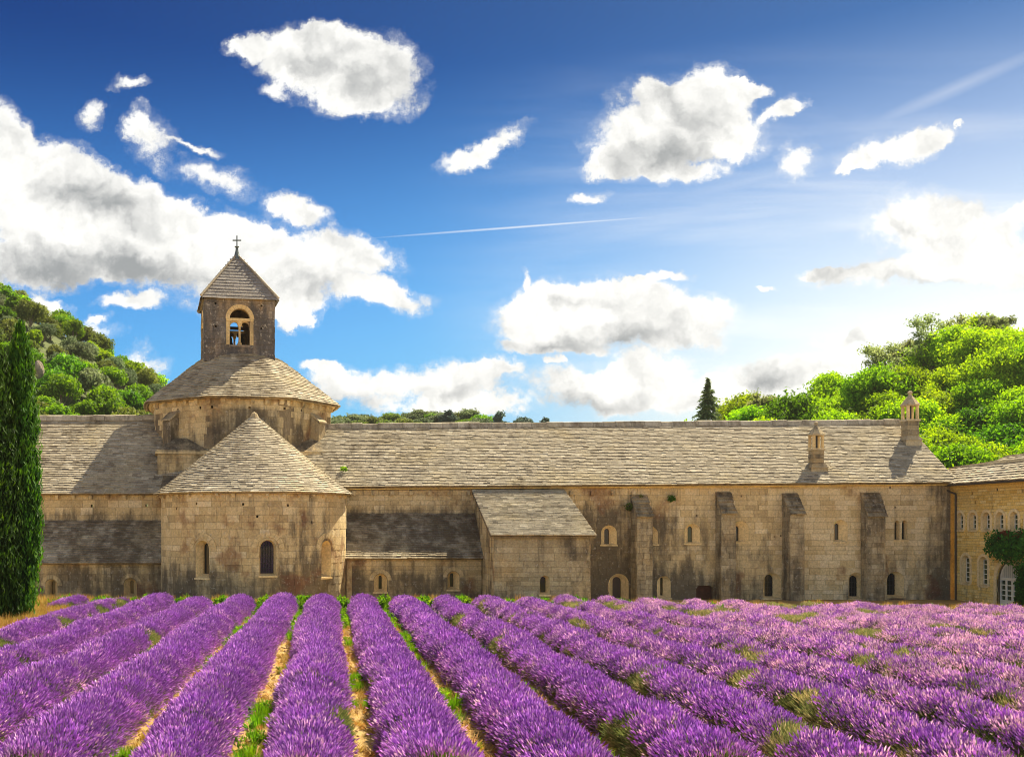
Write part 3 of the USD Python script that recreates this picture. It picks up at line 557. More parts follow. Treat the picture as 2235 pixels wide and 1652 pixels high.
# square base under the drum, turned a little like the apse
DX, DY, DA = -6.0, 68.3, 5.85
def rot(x, y, a=SKEW): return DX + x * math.cos(a) - y * math.sin(a), DY + x * math.sin(a) + y * math.cos(a)
ca, sa = math.cos(SKEW), math.sin(SKEW)
stD = lambda v: stain_noise(v, .22, .9, 10)
for k in range(4):
    a = SKEW + k * math.pi / 2; o = rot(-5.62, -5.62, a)
    m_ = flat_map((*o, 0), (math.cos(a), math.sin(a)))
    if k in (0, 1, 3): wall(church, m_, sbox(0, 5.0, 11.24, 7.86), [], CS, 30 + k, stD, bh=.42, cover=sbox(0, 6.2, 11.24, 7.86))
    band("base_moulding", church, m_, -.14, 11.38, 7.87, 8.02, -.3, .15, tone=.6, stain=.2); band("base_moulding", church, m_, -.06, 11.30, 8.02, 8.12, -.3, .07, tone=.5, stain=.3)
q = [rot(x, y) for x, y in ((-5.66, -5.66), (5.66, -5.66), (5.66, 5.66), (-5.66, 5.66))]; q2 = [rot(x, y) for x, y in ((-4.5, -4.5), (4.5, -4.5), (4.5, 4.5), (-4.5, 4.5))]
put("weathered_cap", *hexa([[*p, 8.10] for p in q] + [[*p, 8.95] for p in q2]), M["rubble"], church, {"tone": .35, "stain": .45})
# drum: a blunt octagon
def octf(th, k=.75):
    x = np.mod(np.asarray(th) - SKEW + math.pi / 8, math.pi / 4) - math.pi / 8
    return 1 + k * (1 / np.cos(x) - 1)
mD = radial_map(DX, DY, lambda th: DA * octf(th), DA)
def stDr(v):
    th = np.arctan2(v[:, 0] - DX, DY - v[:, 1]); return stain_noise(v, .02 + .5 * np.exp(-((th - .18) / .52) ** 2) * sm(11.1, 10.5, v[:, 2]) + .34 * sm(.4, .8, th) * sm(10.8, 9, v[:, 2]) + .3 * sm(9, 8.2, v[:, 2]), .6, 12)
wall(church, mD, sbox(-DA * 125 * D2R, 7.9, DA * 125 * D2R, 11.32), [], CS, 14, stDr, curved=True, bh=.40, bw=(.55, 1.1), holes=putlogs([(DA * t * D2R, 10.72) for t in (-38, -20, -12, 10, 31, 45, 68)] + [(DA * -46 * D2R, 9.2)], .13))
for t in np.arange(-100, 120, 8.6): corbels(church, mD, [DA * t * D2R], 11.02, 11.34, w=.24, d=.16, seed=int(t) + 300)
band("cornice", church, mD, -DA * 125 * D2R, DA * 125 * D2R, 11.345, 11.45, -.05, .33, n=70, tone=.85)
for t, c in ((-41, 0), (58, 1)):
    th = t * D2R; r0 = DA * float(octf(th)); tx, ty = math.cos(th), math.sin(th); nx, ny = math.sin(th), -math.cos(th)
    P = lambda a, b, z: (DX + (r0 + b) * nx + a * tx, DY + (r0 + b) * ny + a * ty, z)
    put("pier", *hexa([P(-.4, -.2, 8.0), P(-.4, .62, 8.0), P(.4, .62, 8.0), P(.4, -.2, 8.0), P(-.4, -.2, 10.7), P(-.4, .62, 10.05), P(.4, .62, 10.05), P(.4, -.2, 10.7)]), M["rubble"], church, {"tone": .4, "stain": .42 - .25 * c})
    put("pier_cap", *hexa([P(-.46, -.1, 10.63), P(-.46, .72, 10.06), P(.46, .72, 10.06), P(.46, -.1, 10.63), P(-.46, -.1, 10.80), P(-.46, .72, 10.15), P(.46, .72, 10.15), P(.46, -.1, 10.80)]), M["rubble"], church, {"tone": .6, "stain": .25 - .2 * c})
# dome roof
prof = np.array([(6.38, 11.42), (5.6, 12.12), (4.5, 13.02), (3.5, 13.88), (2.8, 14.42), (2.15, 14.75)]); ps = np.r_[0, np.cumsum(np.linalg.norm(np.diff(prof, axis=0), axis=1))]
def mDome(a, s, d):
    a, s, d = np.broadcast_arrays(np.asarray(a, float), np.asarray(s, float), np.asarray(d, float))
    r = np.interp(s, ps, prof[:, 0]) + np.minimum(s, 0) * -.75; z = np.interp(s, ps, prof[:, 1]) + np.minimum(s, 0) * .66
    k = .75 - .35 * np.clip(s / ps[-1], 0, 1); r = (r + d * .62) * octf(a, k)
    return np.stack([DX + r * np.sin(a), DY - r * np.cos(a), z + d * .78], -1)
d_ = deck("dome_roof", church, mDome, np.linspace(-math.pi, math.pi, 97), np.linspace(0, ps[-1], 12))
CT.add(d_, M["tile"], tiles(mDome, ps[-1], lambda s: (-128 * D2R, 128 * D2R), 24, wid=(.28, .62), course=.21, unit=lambda s: float(np.interp(s, ps, prof[:, 0]))), lambda v: tile_stain_shade(v, .14, .4, 13))
# bell tower
TX, TY, TH = -6.3, 68.3, 2.3
def trot(x, y, a=SKEW): return TX + x * math.cos(a) - y * math.sin(a), TY + x * math.sin(a) + y * math.cos(a)
stT = lambda v: stain_noise(v, .34 + .12 * sm(18.4, 17.6, v[:, 2]) + .1 * sm(16, 14.8, v[:, 2]), .9, 14)
for k in range(4):
    a = SKEW + k * math.pi / 2; m_ = flat_map((*trot(-TH, -TH, a), 0), (math.cos(a), math.sin(a)))
    ow = [(TH, 15.3, 1.3, 2.37)]
    wall(church, m_, sbox(0, 14.2, 2 * TH, 18.32), ow, CS, 40 + k, stT, mat=M["tower_stone"], bh=.40, bw=(.5, 1.0), thick=.5, holes=putlogs([(.72, 17.9), (3.72, 17.85), (.74, 16.4), (3.72, 16.35)], .11))
    for i in range(9):
        t = np.linspace(math.pi * i / 9 + .01, math.pi * (i + 1) / 9 - .01, 4); ring = np.vstack([np.stack([.655 * np.cos(t), .655 * np.sin(t)], 1), np.stack([.93 * np.cos(t), .93 * np.sin(t)], 1)[::-1]]) + [TH, 17.02]
        put("voussoir", *extrude_map(Polygon(ring), m_, -.3, .03), M["reveal"], church, {"tone": .3 + .2 * (i % 3), "stain": .05})
    put("opening_lintel", *extrude_map(sbox(TH - .9, 16.86, TH + .9, 17.04), m_, -.34, .05), M["reveal"], church, {"tone": .2, "stain": .1})
    for s_ in (-1, 1): put("opening_jamb", *extrude_map(sbox(TH + s_ * .775 - .115, 15.3, TH + s_ * .775 + .115, 16.85), m_, -.3, .028), M["reveal"], church, {"tone": .2, "stain": .22})
    c = m_(np.array([TH]), np.array([0.0]), np.array([-.18]))[0]
    put("colonnette", *lathe([(0, 15.3), (.16, 15.3), (.16, 15.40), (.10, 15.5), (.085, 15.6), (.075, 16.45), (.10, 16.5), (.20, 16.78), (.22, 16.86), (0, 16.86)], 12, (c[0], c[1], 0)), M["reveal"], church, {"tone": .3, "stain": .2}, smooth=False)
    tw_ = sbox(TH - .66, 16.30, TH + .66, 16.85).difference(unary_union([Polygon(arch(TH + q_ * .335, 15.2, .58, 1.60)) for q_ in (-1, 1)])); put("twin_arch", *extrude_map(tw_, m_, -.30, -.06), M["reveal"], church, {"tone": .2, "stain": .3})
    put("belfry_sill", *extrude_map(sbox(TH - .7, 15.17, TH + .7, 15.295), m_, -.45, .05), M["tower_stone"], church, {"tone": .5, "stain": .3})
    band("cornice", church, m_, -.10, 2 * TH + .10, 18.30, 18.44, -.3, .11, mat=M["tower_stone"], tone=.7, stain=.1)
put("belfry_floor", *hexa([[*trot(x, y), z] for z in (15.0, 15.14) for x, y in ((-2, -2), (2, -2), (2, 2), (-2, 2))]), M["wood_dark"], church)
troof = put("tower_roof", *joined([(np.array([[*trot(x, y), 18.44] for x, y in ((-2.43, -2.43), (2.43, -2.43), (2.43, 2.43), (-2.43, 2.43))] + [[TX, TY, 21.7]]), np.array([[0, 1, 4], [1, 2, 4], [2, 3, 4], [3, 0, 4], [0, 2, 1], [0, 3, 2]]))]), M["tower_roof"], church, {"tone": .3, "stain": .4})
for k in range(4):
    a = SKEW + k * math.pi / 2; o = np.array([*trot(-2.50, -2.50, a), 18.36]); ux = np.array([math.cos(a), math.sin(a), 0]); nx = np.array([-math.sin(a), math.cos(a), 0])
    sl = nx * 2.50 + np.array([0, 0, 3.48]); L = np.linalg.norm(sl); m_ = slope_map(o, ux, sl)
    CT.add(troof, M["tower_roof"], tiles(m_, L - .25, lambda s: (2.5 * max(s, 0) / L, 5.0 - 2.5 * max(s, 0) / L), 60 + k, course=.30, wid=(.45, 1.0), thick=.008, lk=.25), lambda v: stain_noise(v, .12, .9, 16))
    put("hip_stone", *tube([(*trot(-2.53, -2.53, a), 18.40), (*trot(-1.25, -1.25, a), 20.18), (TX, TY, 21.85)], [.09, .08, .06], 6), M["tile"], church, {"tone": .6, "stain": .15})
put("finial", *lathe([(.30, 21.45), (.16, 21.85), (.10, 22.1), (.08, 22.28), (.15, 22.32), (.15, 22.36), (0, 22.36)], 12, (TX, TY, 0)), M["iron_green"], church)
put("cross", *joined([bx(TX - .04, TX + .04, TY - .03, TY + .03, 22.3, 23.1), bx(TX - .29, TX - .04, TY - .03, TY + .03, 22.74, 22.82), bx(TX + .04, TX + .29, TY - .03, TY + .03, 22.74, 22.82)]), M["iron_green"], church)
put("bell_beam", *hexa([[*trot(x, y), z] for z in (16.72, 16.92) for x, y in ((-2, -.1), (2, -.1), (2, .1), (-2, .1))]), M["wood_dark"], church)
put("bell_beam", *hexa([[*trot(x, y), z] for z in (15.62, 15.78) for x, y in ((-2, .5), (2, .5), (2, .68), (-2, .68))]), M["wood_dark"], church)
CS.flush(); CT.flush()
for i, (x, lab) in enumerate(((.36, "bronze bell on the right inside the tower's arched opening"), (-.42, "bronze bell on the left inside the tower's arched opening"))):
    p = xf("church_bell", loc=(*trot(x, .55), -.15), label=lab, cat="bell", group="bells in the tower")
    s = 1.0 if i == 0 else .8
    put("bell_body", *lathe([(0, 16.5), (.12 * s, 16.48), (.17 * s, 16.38), (.20 * s, 16.15), (.27 * s, 15.95), (.34 * s, 15.86), (.32 * s, 15.84), (0, 15.95)], 20), M["bronze"], p, smooth=True)
    put("headstock", *bx(-.3 * s, .3 * s, -.09, .09, 16.5, 16.71), M["wood_dark"], p)
    put("clapper", *tube([(0, 0, 15.95), (0, 0, 15.76)], [.02, .05], 8), M["iron"], p)

# ================================================================== the long range
rng_ = xf("dormitory_range", label="long stone monastery range with buttresses and a wide stone-tiled roof", cat="monastery")
RS = Pieces("stone_block", "stonework"); RT = Pieces("roof_tile", "roof_tiling")
mR = flat_map((0, YF, 0), (1, 0)); TILT = .0075
U = lambda d: (d - CXP) * YF / FPX                      # photograph columns measured on the front wall, in metres
Z = lambda d: CAMH + (CYP - d) * YF / FPX
def W(x0, x1, y0, y1): return ((U(x0) + U(x1)) / 2, Z(y1), U(x1) - U(x0), Z(y0) - Z(y1))
wins = {"u1": W(1312, 1346, 1145, 1187), "u2": W(1402, 1436, 1147, 1186), "u3": W(1494, 1528, 1142, 1184), "u4": W(1599, 1634, 1136, 1181), "u5": W(1820, 1850, 1133, 1181),
        "l1": W(1329, 1372, 1250.5, 1305.5), "l2": W(1434, 1464, 1256, 1303), "l3": W(1666, 1705, 1249, 1304), "l4": W(1852, 1884, 1248, 1305), "l5": W(1936, 1973, 1246, 1300)}
tw = [W(1952, 1963, 1135, 1177), W(1968.5, 1980, 1134, 1176.5)]; d0 = W(1519.6, 1556, 1276.6, 1315)
doorpoly = sbox(d0[0] - d0[2] / 2, -1.0, d0[0] + d0[2] / 2, d0[1] + d0[3]).intersection(Polygon([(d0[0] - d0[2] / 2, -1.1), (d0[0] + d0[2] / 2, -1.1), (d0[0] + d0[2] / 2, d0[1] + d0[3] - .16), (d0[0] + d0[2] / 2 - .16, d0[1] + d0[3]), (d0[0] - d0[2] / 2 + .16, d0[1] + d0[3]), (d0[0] - d0[2] / 2, d0[1] + d0[3] - .16)]))
X1 = 37.55
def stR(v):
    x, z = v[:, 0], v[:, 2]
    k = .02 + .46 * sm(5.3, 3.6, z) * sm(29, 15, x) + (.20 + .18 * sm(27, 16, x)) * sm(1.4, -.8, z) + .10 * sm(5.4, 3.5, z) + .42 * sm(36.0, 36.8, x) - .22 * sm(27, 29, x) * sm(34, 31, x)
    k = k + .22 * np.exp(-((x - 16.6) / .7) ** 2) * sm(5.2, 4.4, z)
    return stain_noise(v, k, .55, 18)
full = Polygon([(-10, -1.3), (X1, -1.3), (X1, 5.64 + TILT * 47), (-10, 5.60)])
allw = list(wins.values()); twp = [Polygon(arch(*w, pointed=True)) for w in tw]
core = unary_union([Polygon(arch(*w)) for w in allw] + twp + [doorpoly]).buffer(.006)
log_ = putlogs([(U(1704), Z(1170)), (U(1690), Z(1172)), (U(2200 / 1), Z(1100)), (U(2171 * .9), Z(1108)), (U(1520), Z(1126)), (24.9, 5.2), (33.9, 5.72), (28.0, 3.3)], .1)
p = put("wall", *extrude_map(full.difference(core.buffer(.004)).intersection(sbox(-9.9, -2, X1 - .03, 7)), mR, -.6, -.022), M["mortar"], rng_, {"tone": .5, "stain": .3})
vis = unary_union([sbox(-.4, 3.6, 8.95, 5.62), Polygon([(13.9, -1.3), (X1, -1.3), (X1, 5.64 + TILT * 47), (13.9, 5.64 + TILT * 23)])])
RS.add(p, M["stone"], [(v, f, float(np.clip(t + .28 * sm(20, 33, v[:, 0].mean()), 0, 1))) for v, f, t in blocks(mR, vis, core.union(unary_union(log_)), 71, .34, (.45, .95), proud=(0, .03))], stR)  # tone rises to the right: the warm glow is put into the stone colour
slit = {"u1": (-.06, .04, .30, .92), "u2": (-.1, .04, .30, .85), "u3": (-.05, .06, .28, .95), "u4": (-.18, .06, .32, .9), "u5": (-.12, .12, .24, .98), "l1": (-.05, .04, .52, 1.28), "l2": (-.06, .12, .17, 1.1), "l3": (-.1, .1, .5, 1.32), "l4": (-.03, .12, .48, 1.26), "l5": (-.12, .08, .5, 1.32)}
labs = {"u3": "upper window reflecting green", "l1": "lower window closed with brown boards", "l2": "lower window with a very narrow slit"}
for k, w in wins.items():
    window(rng_, mR, *w, slit[k], .26, bars=(2 if k in ("l3", "l4", "l5") else 0), pane=M["glass_brown"] if k == "l1" else M["glass_green"] if k == "u3" else M["glass"], label=labs.get(k), hood=False, stain=.0)
for w in tw: window(rng_, mR, *w, (0, .03, w[2] - .06, w[3] - .06), .22, pointed=True, sill=True, label="pointed lancet window of the pair")
put("door", *extrude_map(doorpoly.buffer(-.01), mR, -.3, -.2), M["door_brown"], rng_); put("door_lintel", *extrude_map(sbox(d0[0] - .75, d0[1] + d0[3] + .02, d0[0] + .75, d0[1] + d0[3] + .24), mR, -.1, .012), M["rubble"], rng_, {"tone": .4, "stain": .4})
corbels(rng_, mR, np.r_[np.arange(.3, 8.6, 1.15), np.arange(14.6, 18.4, 1.25)], 5.27, 5.56, seed=9, stain=.15)
e0, e1 = extrude_map(Polygon([(-.6, 5.63), (X1, 5.63 + TILT * 38), (X1, 5.80 + TILT * 38), (-.6, 5.80)]), mR, -.05, .26)
put("cornice", e0, e1, M["gold"], rng_, {"tone": .6, "stain": .05})
RY = 5.62; RZ = 4.12; rR = slope_map((-10.2, YF - .44, 5.60 + .14), (1, 0, TILT), (0, RY, RZ)); LR = math.hypot(RY, RZ)
d_ = deck("range_roof", rng_, rR, np.linspace(0, X1 + 10.3, 3), np.linspace(0, LR, 2))
RT.add(d_, M["tile"], tiles(rR, LR, lambda s: (6.5, X1 + 10.35), 81, wid=(.25, .48)), lambda v: tile_stain_shade(v, .16 - .14 * sm(0, 22, v[:, 0]), .25, 19))
rp0 = rR(np.array([5.0]), np.array([LR]), np.array([.03]))[0]; rp1 = rR(np.array([X1 + 10.0]), np.array([LR]), np.array([.03]))[0]
ridge_stones(d_, [rp0, rp1], M["tile"], 6, w=.27, h=.2)
zr = rp0[2]; put("rear_slope", *hexa([[-10, 66.25, zr - .15], [X1, 66.25, zr + .25], [X1, 72, 5.6], [-10, 72, 5.6], [-10, 66.25, zr - .05], [X1, 66.25, zr + .35], [X1, 72, 5.7], [-10, 72, 5.7]]), M["tile"], rng_, {"tone": .5, "stain": .1})
put("gable_wall", *extrude_map(Polygon([(61.1, -1.3), (71.9, -1.3), (71.9, 5.5), (66.2, zr + .1), (61.1, 5.8)]), lambda a, z, d: np.stack([X1 - .35 + .25 * d, a, z], -1), 0, 1), M["stone"], rng_, {"tone": .5, "stain": .15})
# buttresses
for i, (x0, dp, wd, zt, zf) in enumerate(((U(1377), 1.2, .92, 5.3, 4.05), (U(1562), .9, .85, 5.5, 4.25), (U(1707), 1.05, .85, 5.42, 4.2), (U(1879), .7, 1.08, 5.45, 4.1))):
    b = xf("buttress", rng_)
    stb = lambda v: stain_noise(v, .30, .9, 20) + .35 * (fbm(v * .8, 3, 44) - .5)
    yb = YF - dp
    put("core", *hexa([[x0 + .03, yb + .03, -1.3], [x0 + wd - .03, yb + .03, -1.3], [x0 + wd - .03, YF, -1.3], [x0 + .03, YF, -1.3], [x0 + .03, yb + .03, zf - .04], [x0 + wd - .03, yb + .03, zf - .04], [x0 + wd - .03, YF, zt - .04], [x0 + .03, YF, zt - .04]]), M["mortar"], b, {"tone": .4, "stain": .5})
    fm = flat_map((x0, yb, 0), (1, 0)); RS.add(b, M["rubble"], blocks(fm, sbox(0, -1.3, wd, zf), None, 90 + i, .33, (.35, .6), proud=(0, .04)), stb)
    lm = flat_map((x0, YF, 0), (0, -1)); RS.add(b, M["rubble"], blocks(lm, Polygon([(0, -1.3), (dp, -1.3), (dp, zf), (0, zt)]), None, 95 + i, .33, (.3, .6), proud=(0, .03)), stb)
    rm = flat_map((x0 + wd, yb, 0), (0, 1)); RS.add(b, M["rubble"], blocks(rm, Polygon([(0, -1.3), (dp, -1.3), (dp, zt), (0, zf)]), None, 105 + i, .33, (.3, .6), proud=(0, .03)), stb)
    sm_ = slope_map((x0, yb - .08, zf - .03), (1, 0, 0), (0, dp + .08, zt - zf + .03)); L = math.hypot(dp + .08, zt - zf)
    RS.add(b, M["rubble"], tiles(sm_, L, lambda s: (-.05, wd + .05), 115 + i, course=.3, wid=(.35, .6), thick=.07), lambda v: stain_noise(v, .22, .9, 21))
# chimneys
def chimney(x, y, zb, zs, w, ztop, label):
    c = xf("chimney", rng_, label=label); h = ztop - zs; cm = M["rubble"]
    put("chimney_base", *hexa([[x - .56, y - .5, zb], [x + .56, y - .5, zb], [x + .56, y + .6, zb], [x - .56, y + .6, zb], [x - .5, y - .45, zs - .12], [x + .5, y - .45, zs - .12], [x + .5, y + .5, zs - .12], [x - .5, y + .5, zs - .12]]), cm, c, {"tone": .7, "stain": .15})
    put("base_slab", *hexa([[x - .58, y - .53, zs - .12], [x + .58, y - .53, zs - .12], [x + .58, y + .5, zs - .12], [x - .58, y + .5, zs - .12], [x - .36, y - .36, zs + .16], [x + .36, y - .36, zs + .16], [x + .36, y + .36, zs + .16], [x - .36, y + .36, zs + .16]]), cm, c, {"tone": .6, "stain": .2})
    m = flat_map((x - w / 2, y - w / 2, 0), (1, 0)); zz = np.linspace(zs - .05, zs + h * .36, 5)
    for k in range(4):
        a = k * math.pi / 2; dx, dy = -w / 2, -w / 2; m = flat_map((x + dx * math.cos(a) - dy * math.sin(a), y + dx * math.sin(a) + dy * math.cos(a), 0), (math.cos(a), math.sin(a)))
        for z0, z1 in zip(zz[:-1], zz[1:]): put("shaft_stone", *extrude_map(sbox(.012, z0 + .006, w - .012, z1 - .006), m, -.2, .012 * math.sin(z0 * 9 + k)), cm, c, {"tone": .45 + .4 * math.sin(z0 * 23 + k * 2), "stain": .2 + .15 * math.sin(z0 * 11)})
    put("shaft_moulding", *bx(x - w * .6, x + w * .6, y - w * .6, y + w * .6, zs + h * .36, zs + h * .40), cm, c, {"tone": .9, "stain": .05})
    for k in range(4):
        a = k * math.pi / 2 + math.pi / 4; put("colonnette", *tube([(x + .56 * w * math.cos(a), y + .56 * w * math.sin(a), zs + h * z) for z in (.40, .68)], .10, 8), M["reveal"], c, {"tone": .4, "stain": .1})
    put("flue", *tube([(x, y, zs + h * .4), (x, y, zs + h * .68)], .09, 8), M["iron"], c)
    put("cap", *lathe([(0, zs + h * .68), (w * .74, zs + h * .68), (w * .78, zs + h * .71), (w * .40, zs + h * .83), (w * .16, zs + h * .90), (w * .12, zs + h * .93), (w * .2, zs + h * .95), (w * .2, zs + h * .975), (w * .06, zs + h), (0, zs + h)], 8, (x, y, 0)), cm, c, {"tone": .6, "stain": .12})
chimney(29.85, 61.88, 5.9, 7.1, .66, 9.85, "lower stone chimney standing halfway up the roof")
chimney(36.95, 64.2, 7.4, 9.0, .74, 12.05, "taller stone chimney beside the right end of the roof")
# right aisle with its low roof
mE = flat_map((.95, 58.1, 0), (1, 0)); wE = [(1.97, -.33, .75, 1.03), (6.17, -.2, .68, 1.04)]
def stE(v): return stain_noise(v, .50 - .34 * sm(.1, 1.5, v[:, 2]) - .3 * np.exp(-((v[:, 0] - 8.6) / .5) ** 2) + .15 * sm(3, 1, v[:, 0]), .9, 24)
wall(rng_, mE, sbox(0, -1.3, 7.8, 1.60), wE, RS, 72, stE, bh=.31)
window(rng_, mE, *wE[0], (0, .14, .19, .78), .4, hood=True, hoodw=.26, label="slit window of the low aisle, nearer the apse"); window(rng_, mE, *wE[1], (-.05, .14, .19, .78), .4, hood=True, hoodw=.26, label="slit window of the low aisle, nearer the chapel")
rE = slope_map((.82, 57.8, 1.63), (1, 0, 0), (0, 3.25, 2.58)); LE = math.hypot(3.25, 2.58)
d_ = deck("aisle_roof", rng_, rE, np.linspace(0, 7.95, 2), np.linspace(0, LE, 2))
RT.add(d_, M["tile"], tiles(rE, LE, lambda s: (0, 8.0), 82, wid=(.25, .48)), lambda v: tile_stain_shade(v, .42, .5, 25))  # darker than the main roof: eave shade is put into the tile colour
put("aisle_end", *extrude_map(Polygon([(58.0, -1.3), (61, -1.3), (61, 4.0), (58.0, 1.55)]), lambda a, z, d: np.stack([.96 + .3 * d, a, z], -1), 0, 1), M["stone"], rng_, {"tone": .5, "stain": .1})
RS.flush(); RT.flush()

# ================================================================== lean-to chapel in front of the range
chap = xf("side_chapel", label="small square lean-to chapel with a steep sunlit stone-slab roof built against the long range", cat="chapel")
PS = Pieces("stone_block", "stonework"); PT = Pieces("roof_tile", "roof_tiling")
CX0, CX1, CYF = 8.8, 13.95, 54.0
mP = flat_map((CX0, CYF, 0), (1, 0)); wP = [(2.72, -.2, .52, 1.0)]
def stP(v): return stain_noise(v, .16 + .24 * sm(.6, -.8, v[:, 2]) + .35 * np.exp(-((v[:, 0] - 12.9) / .16) ** 2) * sm(1.0, 2.2, v[:, 2]), .8, 26)
wall(chap, mP, sbox(0, -1.3, CX1 - CX0, 2.86), wP, PS, 73, stP, mat=M["rubble"], bh=.33)
window(chap, mP, *wP[0], (-.04, .1, .30, .84), .3)
side = Polygon([(0, -1.3), (6.95, -1.3), (6.95, 2.86), (0, 5.4)])
wall(chap, flat_map((CX0, 60.95, 0), (0, -1)), side, [], PS, 74, lambda v: stain_noise(v, .30, .8, 27), bh=.33)
wall(chap, flat_map((CX1, CYF, 0), (0, 1)), Polygon([(0, -1.3), (6.95, -1.3), (6.95, 5.4), (0, 2.86)]), [], PS, 75, lambda v: stain_noise(v, .2, .8, 28), bh=.33)
band("cornice", chap, mP, -.1, CX1 - CX0 + .1, 2.87, 2.98, -.1, .2, mat=M["gold"], tone=.5, stain=.1)
sv = np.array([0, 61.0 - 53.72, 5.62 - 2.95]); rP = slope_map((CX0 - .22, 53.72, 2.95), (1, 0, 0), sv); LP = np.linalg.norm(sv)
d_ = deck("chapel_roof", chap, rP, np.linspace(0, CX1 - CX0 + .44, 2), np.linspace(0, LP, 2))
PT.add(d_, M["tile"], tiles(rP, LP, lambda s: (-.02, CX1 - CX0 + .46), 83, wid=(.25, .48)), lambda v: stain_noise(v, -.03, .5, 29))
PS.flush(); PT.flush()

# ================================================================== house on the right
house = xf("guest_house", label="golden stone house at the right edge with white-framed slit windows and arched glazed door", cat="house")
HS = Pieces("stone_block", "stonework"); HT = Pieces("roof_tile", "roof_tiling")
HX = 37.8; mH = flat_map((HX, 61.0, 0), (0, -1)); HL = 11.0
wu = [(u, 3.22, .64, 1.02) for u in (.56, 1.77, 3.0, 4.16, 5.34, 6.6, 7.8)]; wl = [(1.12, .05, .74, 1.66), (2.72, .0, .74, 1.68)]; wd = (4.95, -1.0, 2.1, 2.5)
stH = lambda v: stain_noise(v, -.08 + .18 * sm(.6, -.9, v[:, 2]), .8, 30)
wall(house, mH, sbox(0, -1.4, HL, 5.98), wu + wl + [wd], HS, 76, stH, mat=M["gold"], bh=.19, bw=(.25, .6), proud=(0, .03), holes=putlogs([(1.7, 5.3), (2.0, 4.75), (3.9, 5.45), (6.0, 5.3), (1.0, -.35)], .14))
def sash(parent, m_, u, z, w, h, n, d):
    for k in range(n):
        a = z + h * k / n; pg = sbox(u - w / 2 + .03, a + .02, u + w / 2 - .03, a + h / n - .02); put("pane", *extrude_map(pg, m_, d - .02, d), M["glass_green"], parent)
    fr = sbox(u - w / 2, z, u + w / 2, z + h).difference(unary_union([sbox(u - w / 2 + .032, z + h * k / n + .022, u + w / 2 - .032, z + h * (k + 1) / n - .022) for k in range(n)]))
    put("sash_frame", *extrude_map(fr, m_, d - .03, d + .035), M["white"], parent)
for w in wu + wl:
    big = w in wl; p = window(house, mH, *w, (0, .05, w[2] * .86, w[3] - .1), .15, pane=M["white"], hood=False)
    sash(p, mH, w[0], w[1] + .1, w[2] * .72, w[3] - .26, 5 if big else 3, -.20)
    r0 = Polygon(arch(w[0], w[1] - .02, w[2] + .36, w[3] + .2)).difference(Polygon(arch(w[0], w[1] - .03, w[2] + .012, w[3] + .04))); put("surround", *extrude_map(r0, mH, -.04, .042), M["reveal"], p, {"tone": .8, "stain": -.2})
dr = xf("door", house); dpoly = Polygon(arch(*wd))
put("door_surround", *extrude_map(Polygon(arch(wd[0], wd[1], wd[2] + .5, wd[3] + .25)).difference(Polygon(arch(wd[0], wd[1] - .1, wd[2] + .012, wd[3] + .108))), mH, -.05, .05), M["reveal"], dr, {"tone": .7, "stain": -.2})
u0, zt = wd[0] - wd[2] / 2, wd[1] + wd[3] - wd[2] / 2
cells = [sbox(u0 + .1 + c * .485 + (.06 if c >= 2 else 0), wd[1] + .3 + r * .29, u0 + .1 + c * .485 + .36 + (.06 if c >= 2 else 0), wd[1] + .3 + r * .29 + .23) for c in range(4) for r in range(4)]
for c in cells: put("pane", *extrude_map(c.buffer(.004), mH, -.24, -.22), M["glass_green"], dr)
leafp = sbox(u0 + .01, wd[1], u0 + wd[2] - .01, zt - .0); put("door_frame", *extrude_map(leafp.difference(unary_union(cells)), mH, -.25, -.16), M["white"], dr)
fan = Polygon(arch(wd[0], wd[1], wd[2] - .02, wd[3] - .01)).intersection(sbox(u0 - 1, zt + .01, u0 + 4, 9)); fl_ = unary_union([sbox(u0 + .12 + .17 * k, zt + .1, u0 + .23 + .17 * k, 9) for k in range(11)]).intersection(fan.buffer(-.1))
put("fanlight_frame", *extrude_map(fan.difference(fl_), mH, -.25, -.16), M["white"], dr); put("fanlight_pane", *extrude_map(fan.buffer(-.03), mH, -.245, -.225), M["glass_green"], dr)
hp = np.array([(HX - .5, 5.98), (38.7, 6.98), (41.5, 7.4), (42.3, 7.75), (44.5, 8.0)]); hs = np.r_[0, np.cumsum(np.linalg.norm(np.diff(hp, axis=0), axis=1))]
def mHR(a, s, d):
    a, s, d = np.broadcast_arrays(np.asarray(a, float), np.asarray(s, float), np.asarray(d, float))
    return np.stack([np.interp(s, hs, hp[:, 0]) - .45 * d + np.minimum(s, 0) * .78, 63.0 - a, np.interp(s, hs, hp[:, 1]) + .9 * d + np.minimum(s, 0) * .6], -1)
d_ = deck("house_roof", house, mHR, np.linspace(0, 13.2, 8), hs)
HT.add(d_, M["tile"], [(v, f[:, ::-1], t) for v, f, t in tiles(mHR, hs[-1], lambda s: (0, 13.2), 84, course=.26, wid=(.2, .34), thick=.07)], lambda v: stain_noise(v, -.1, .5, 31))
band("eave_cornice", house, mH, -.1, HL, 5.78, 5.97, -.05, .22, mat=M["gold"], tone=.35, stain=-.1); band("eave_cornice", house, mH, -.1, HL, 5.60, 5.775, -.05, .11, mat=M["gold"], tone=.3, stain=-.1)
put("gutter", *tube([(HX - .56, 62.5, 5.90), (HX - .56, 51, 5.90)], .055, 8), M["pipe"], house)
put("drainpipe", *tube([(HX - .56, 61.2, 5.86), (HX - .45, 61.0, 5.6), (HX - .1, 60.75, 5.38), (HX - .1, 60.72, 5.2), (HX - .1, 60.72, -1.0)], .06, 8), M["pipe"], house)
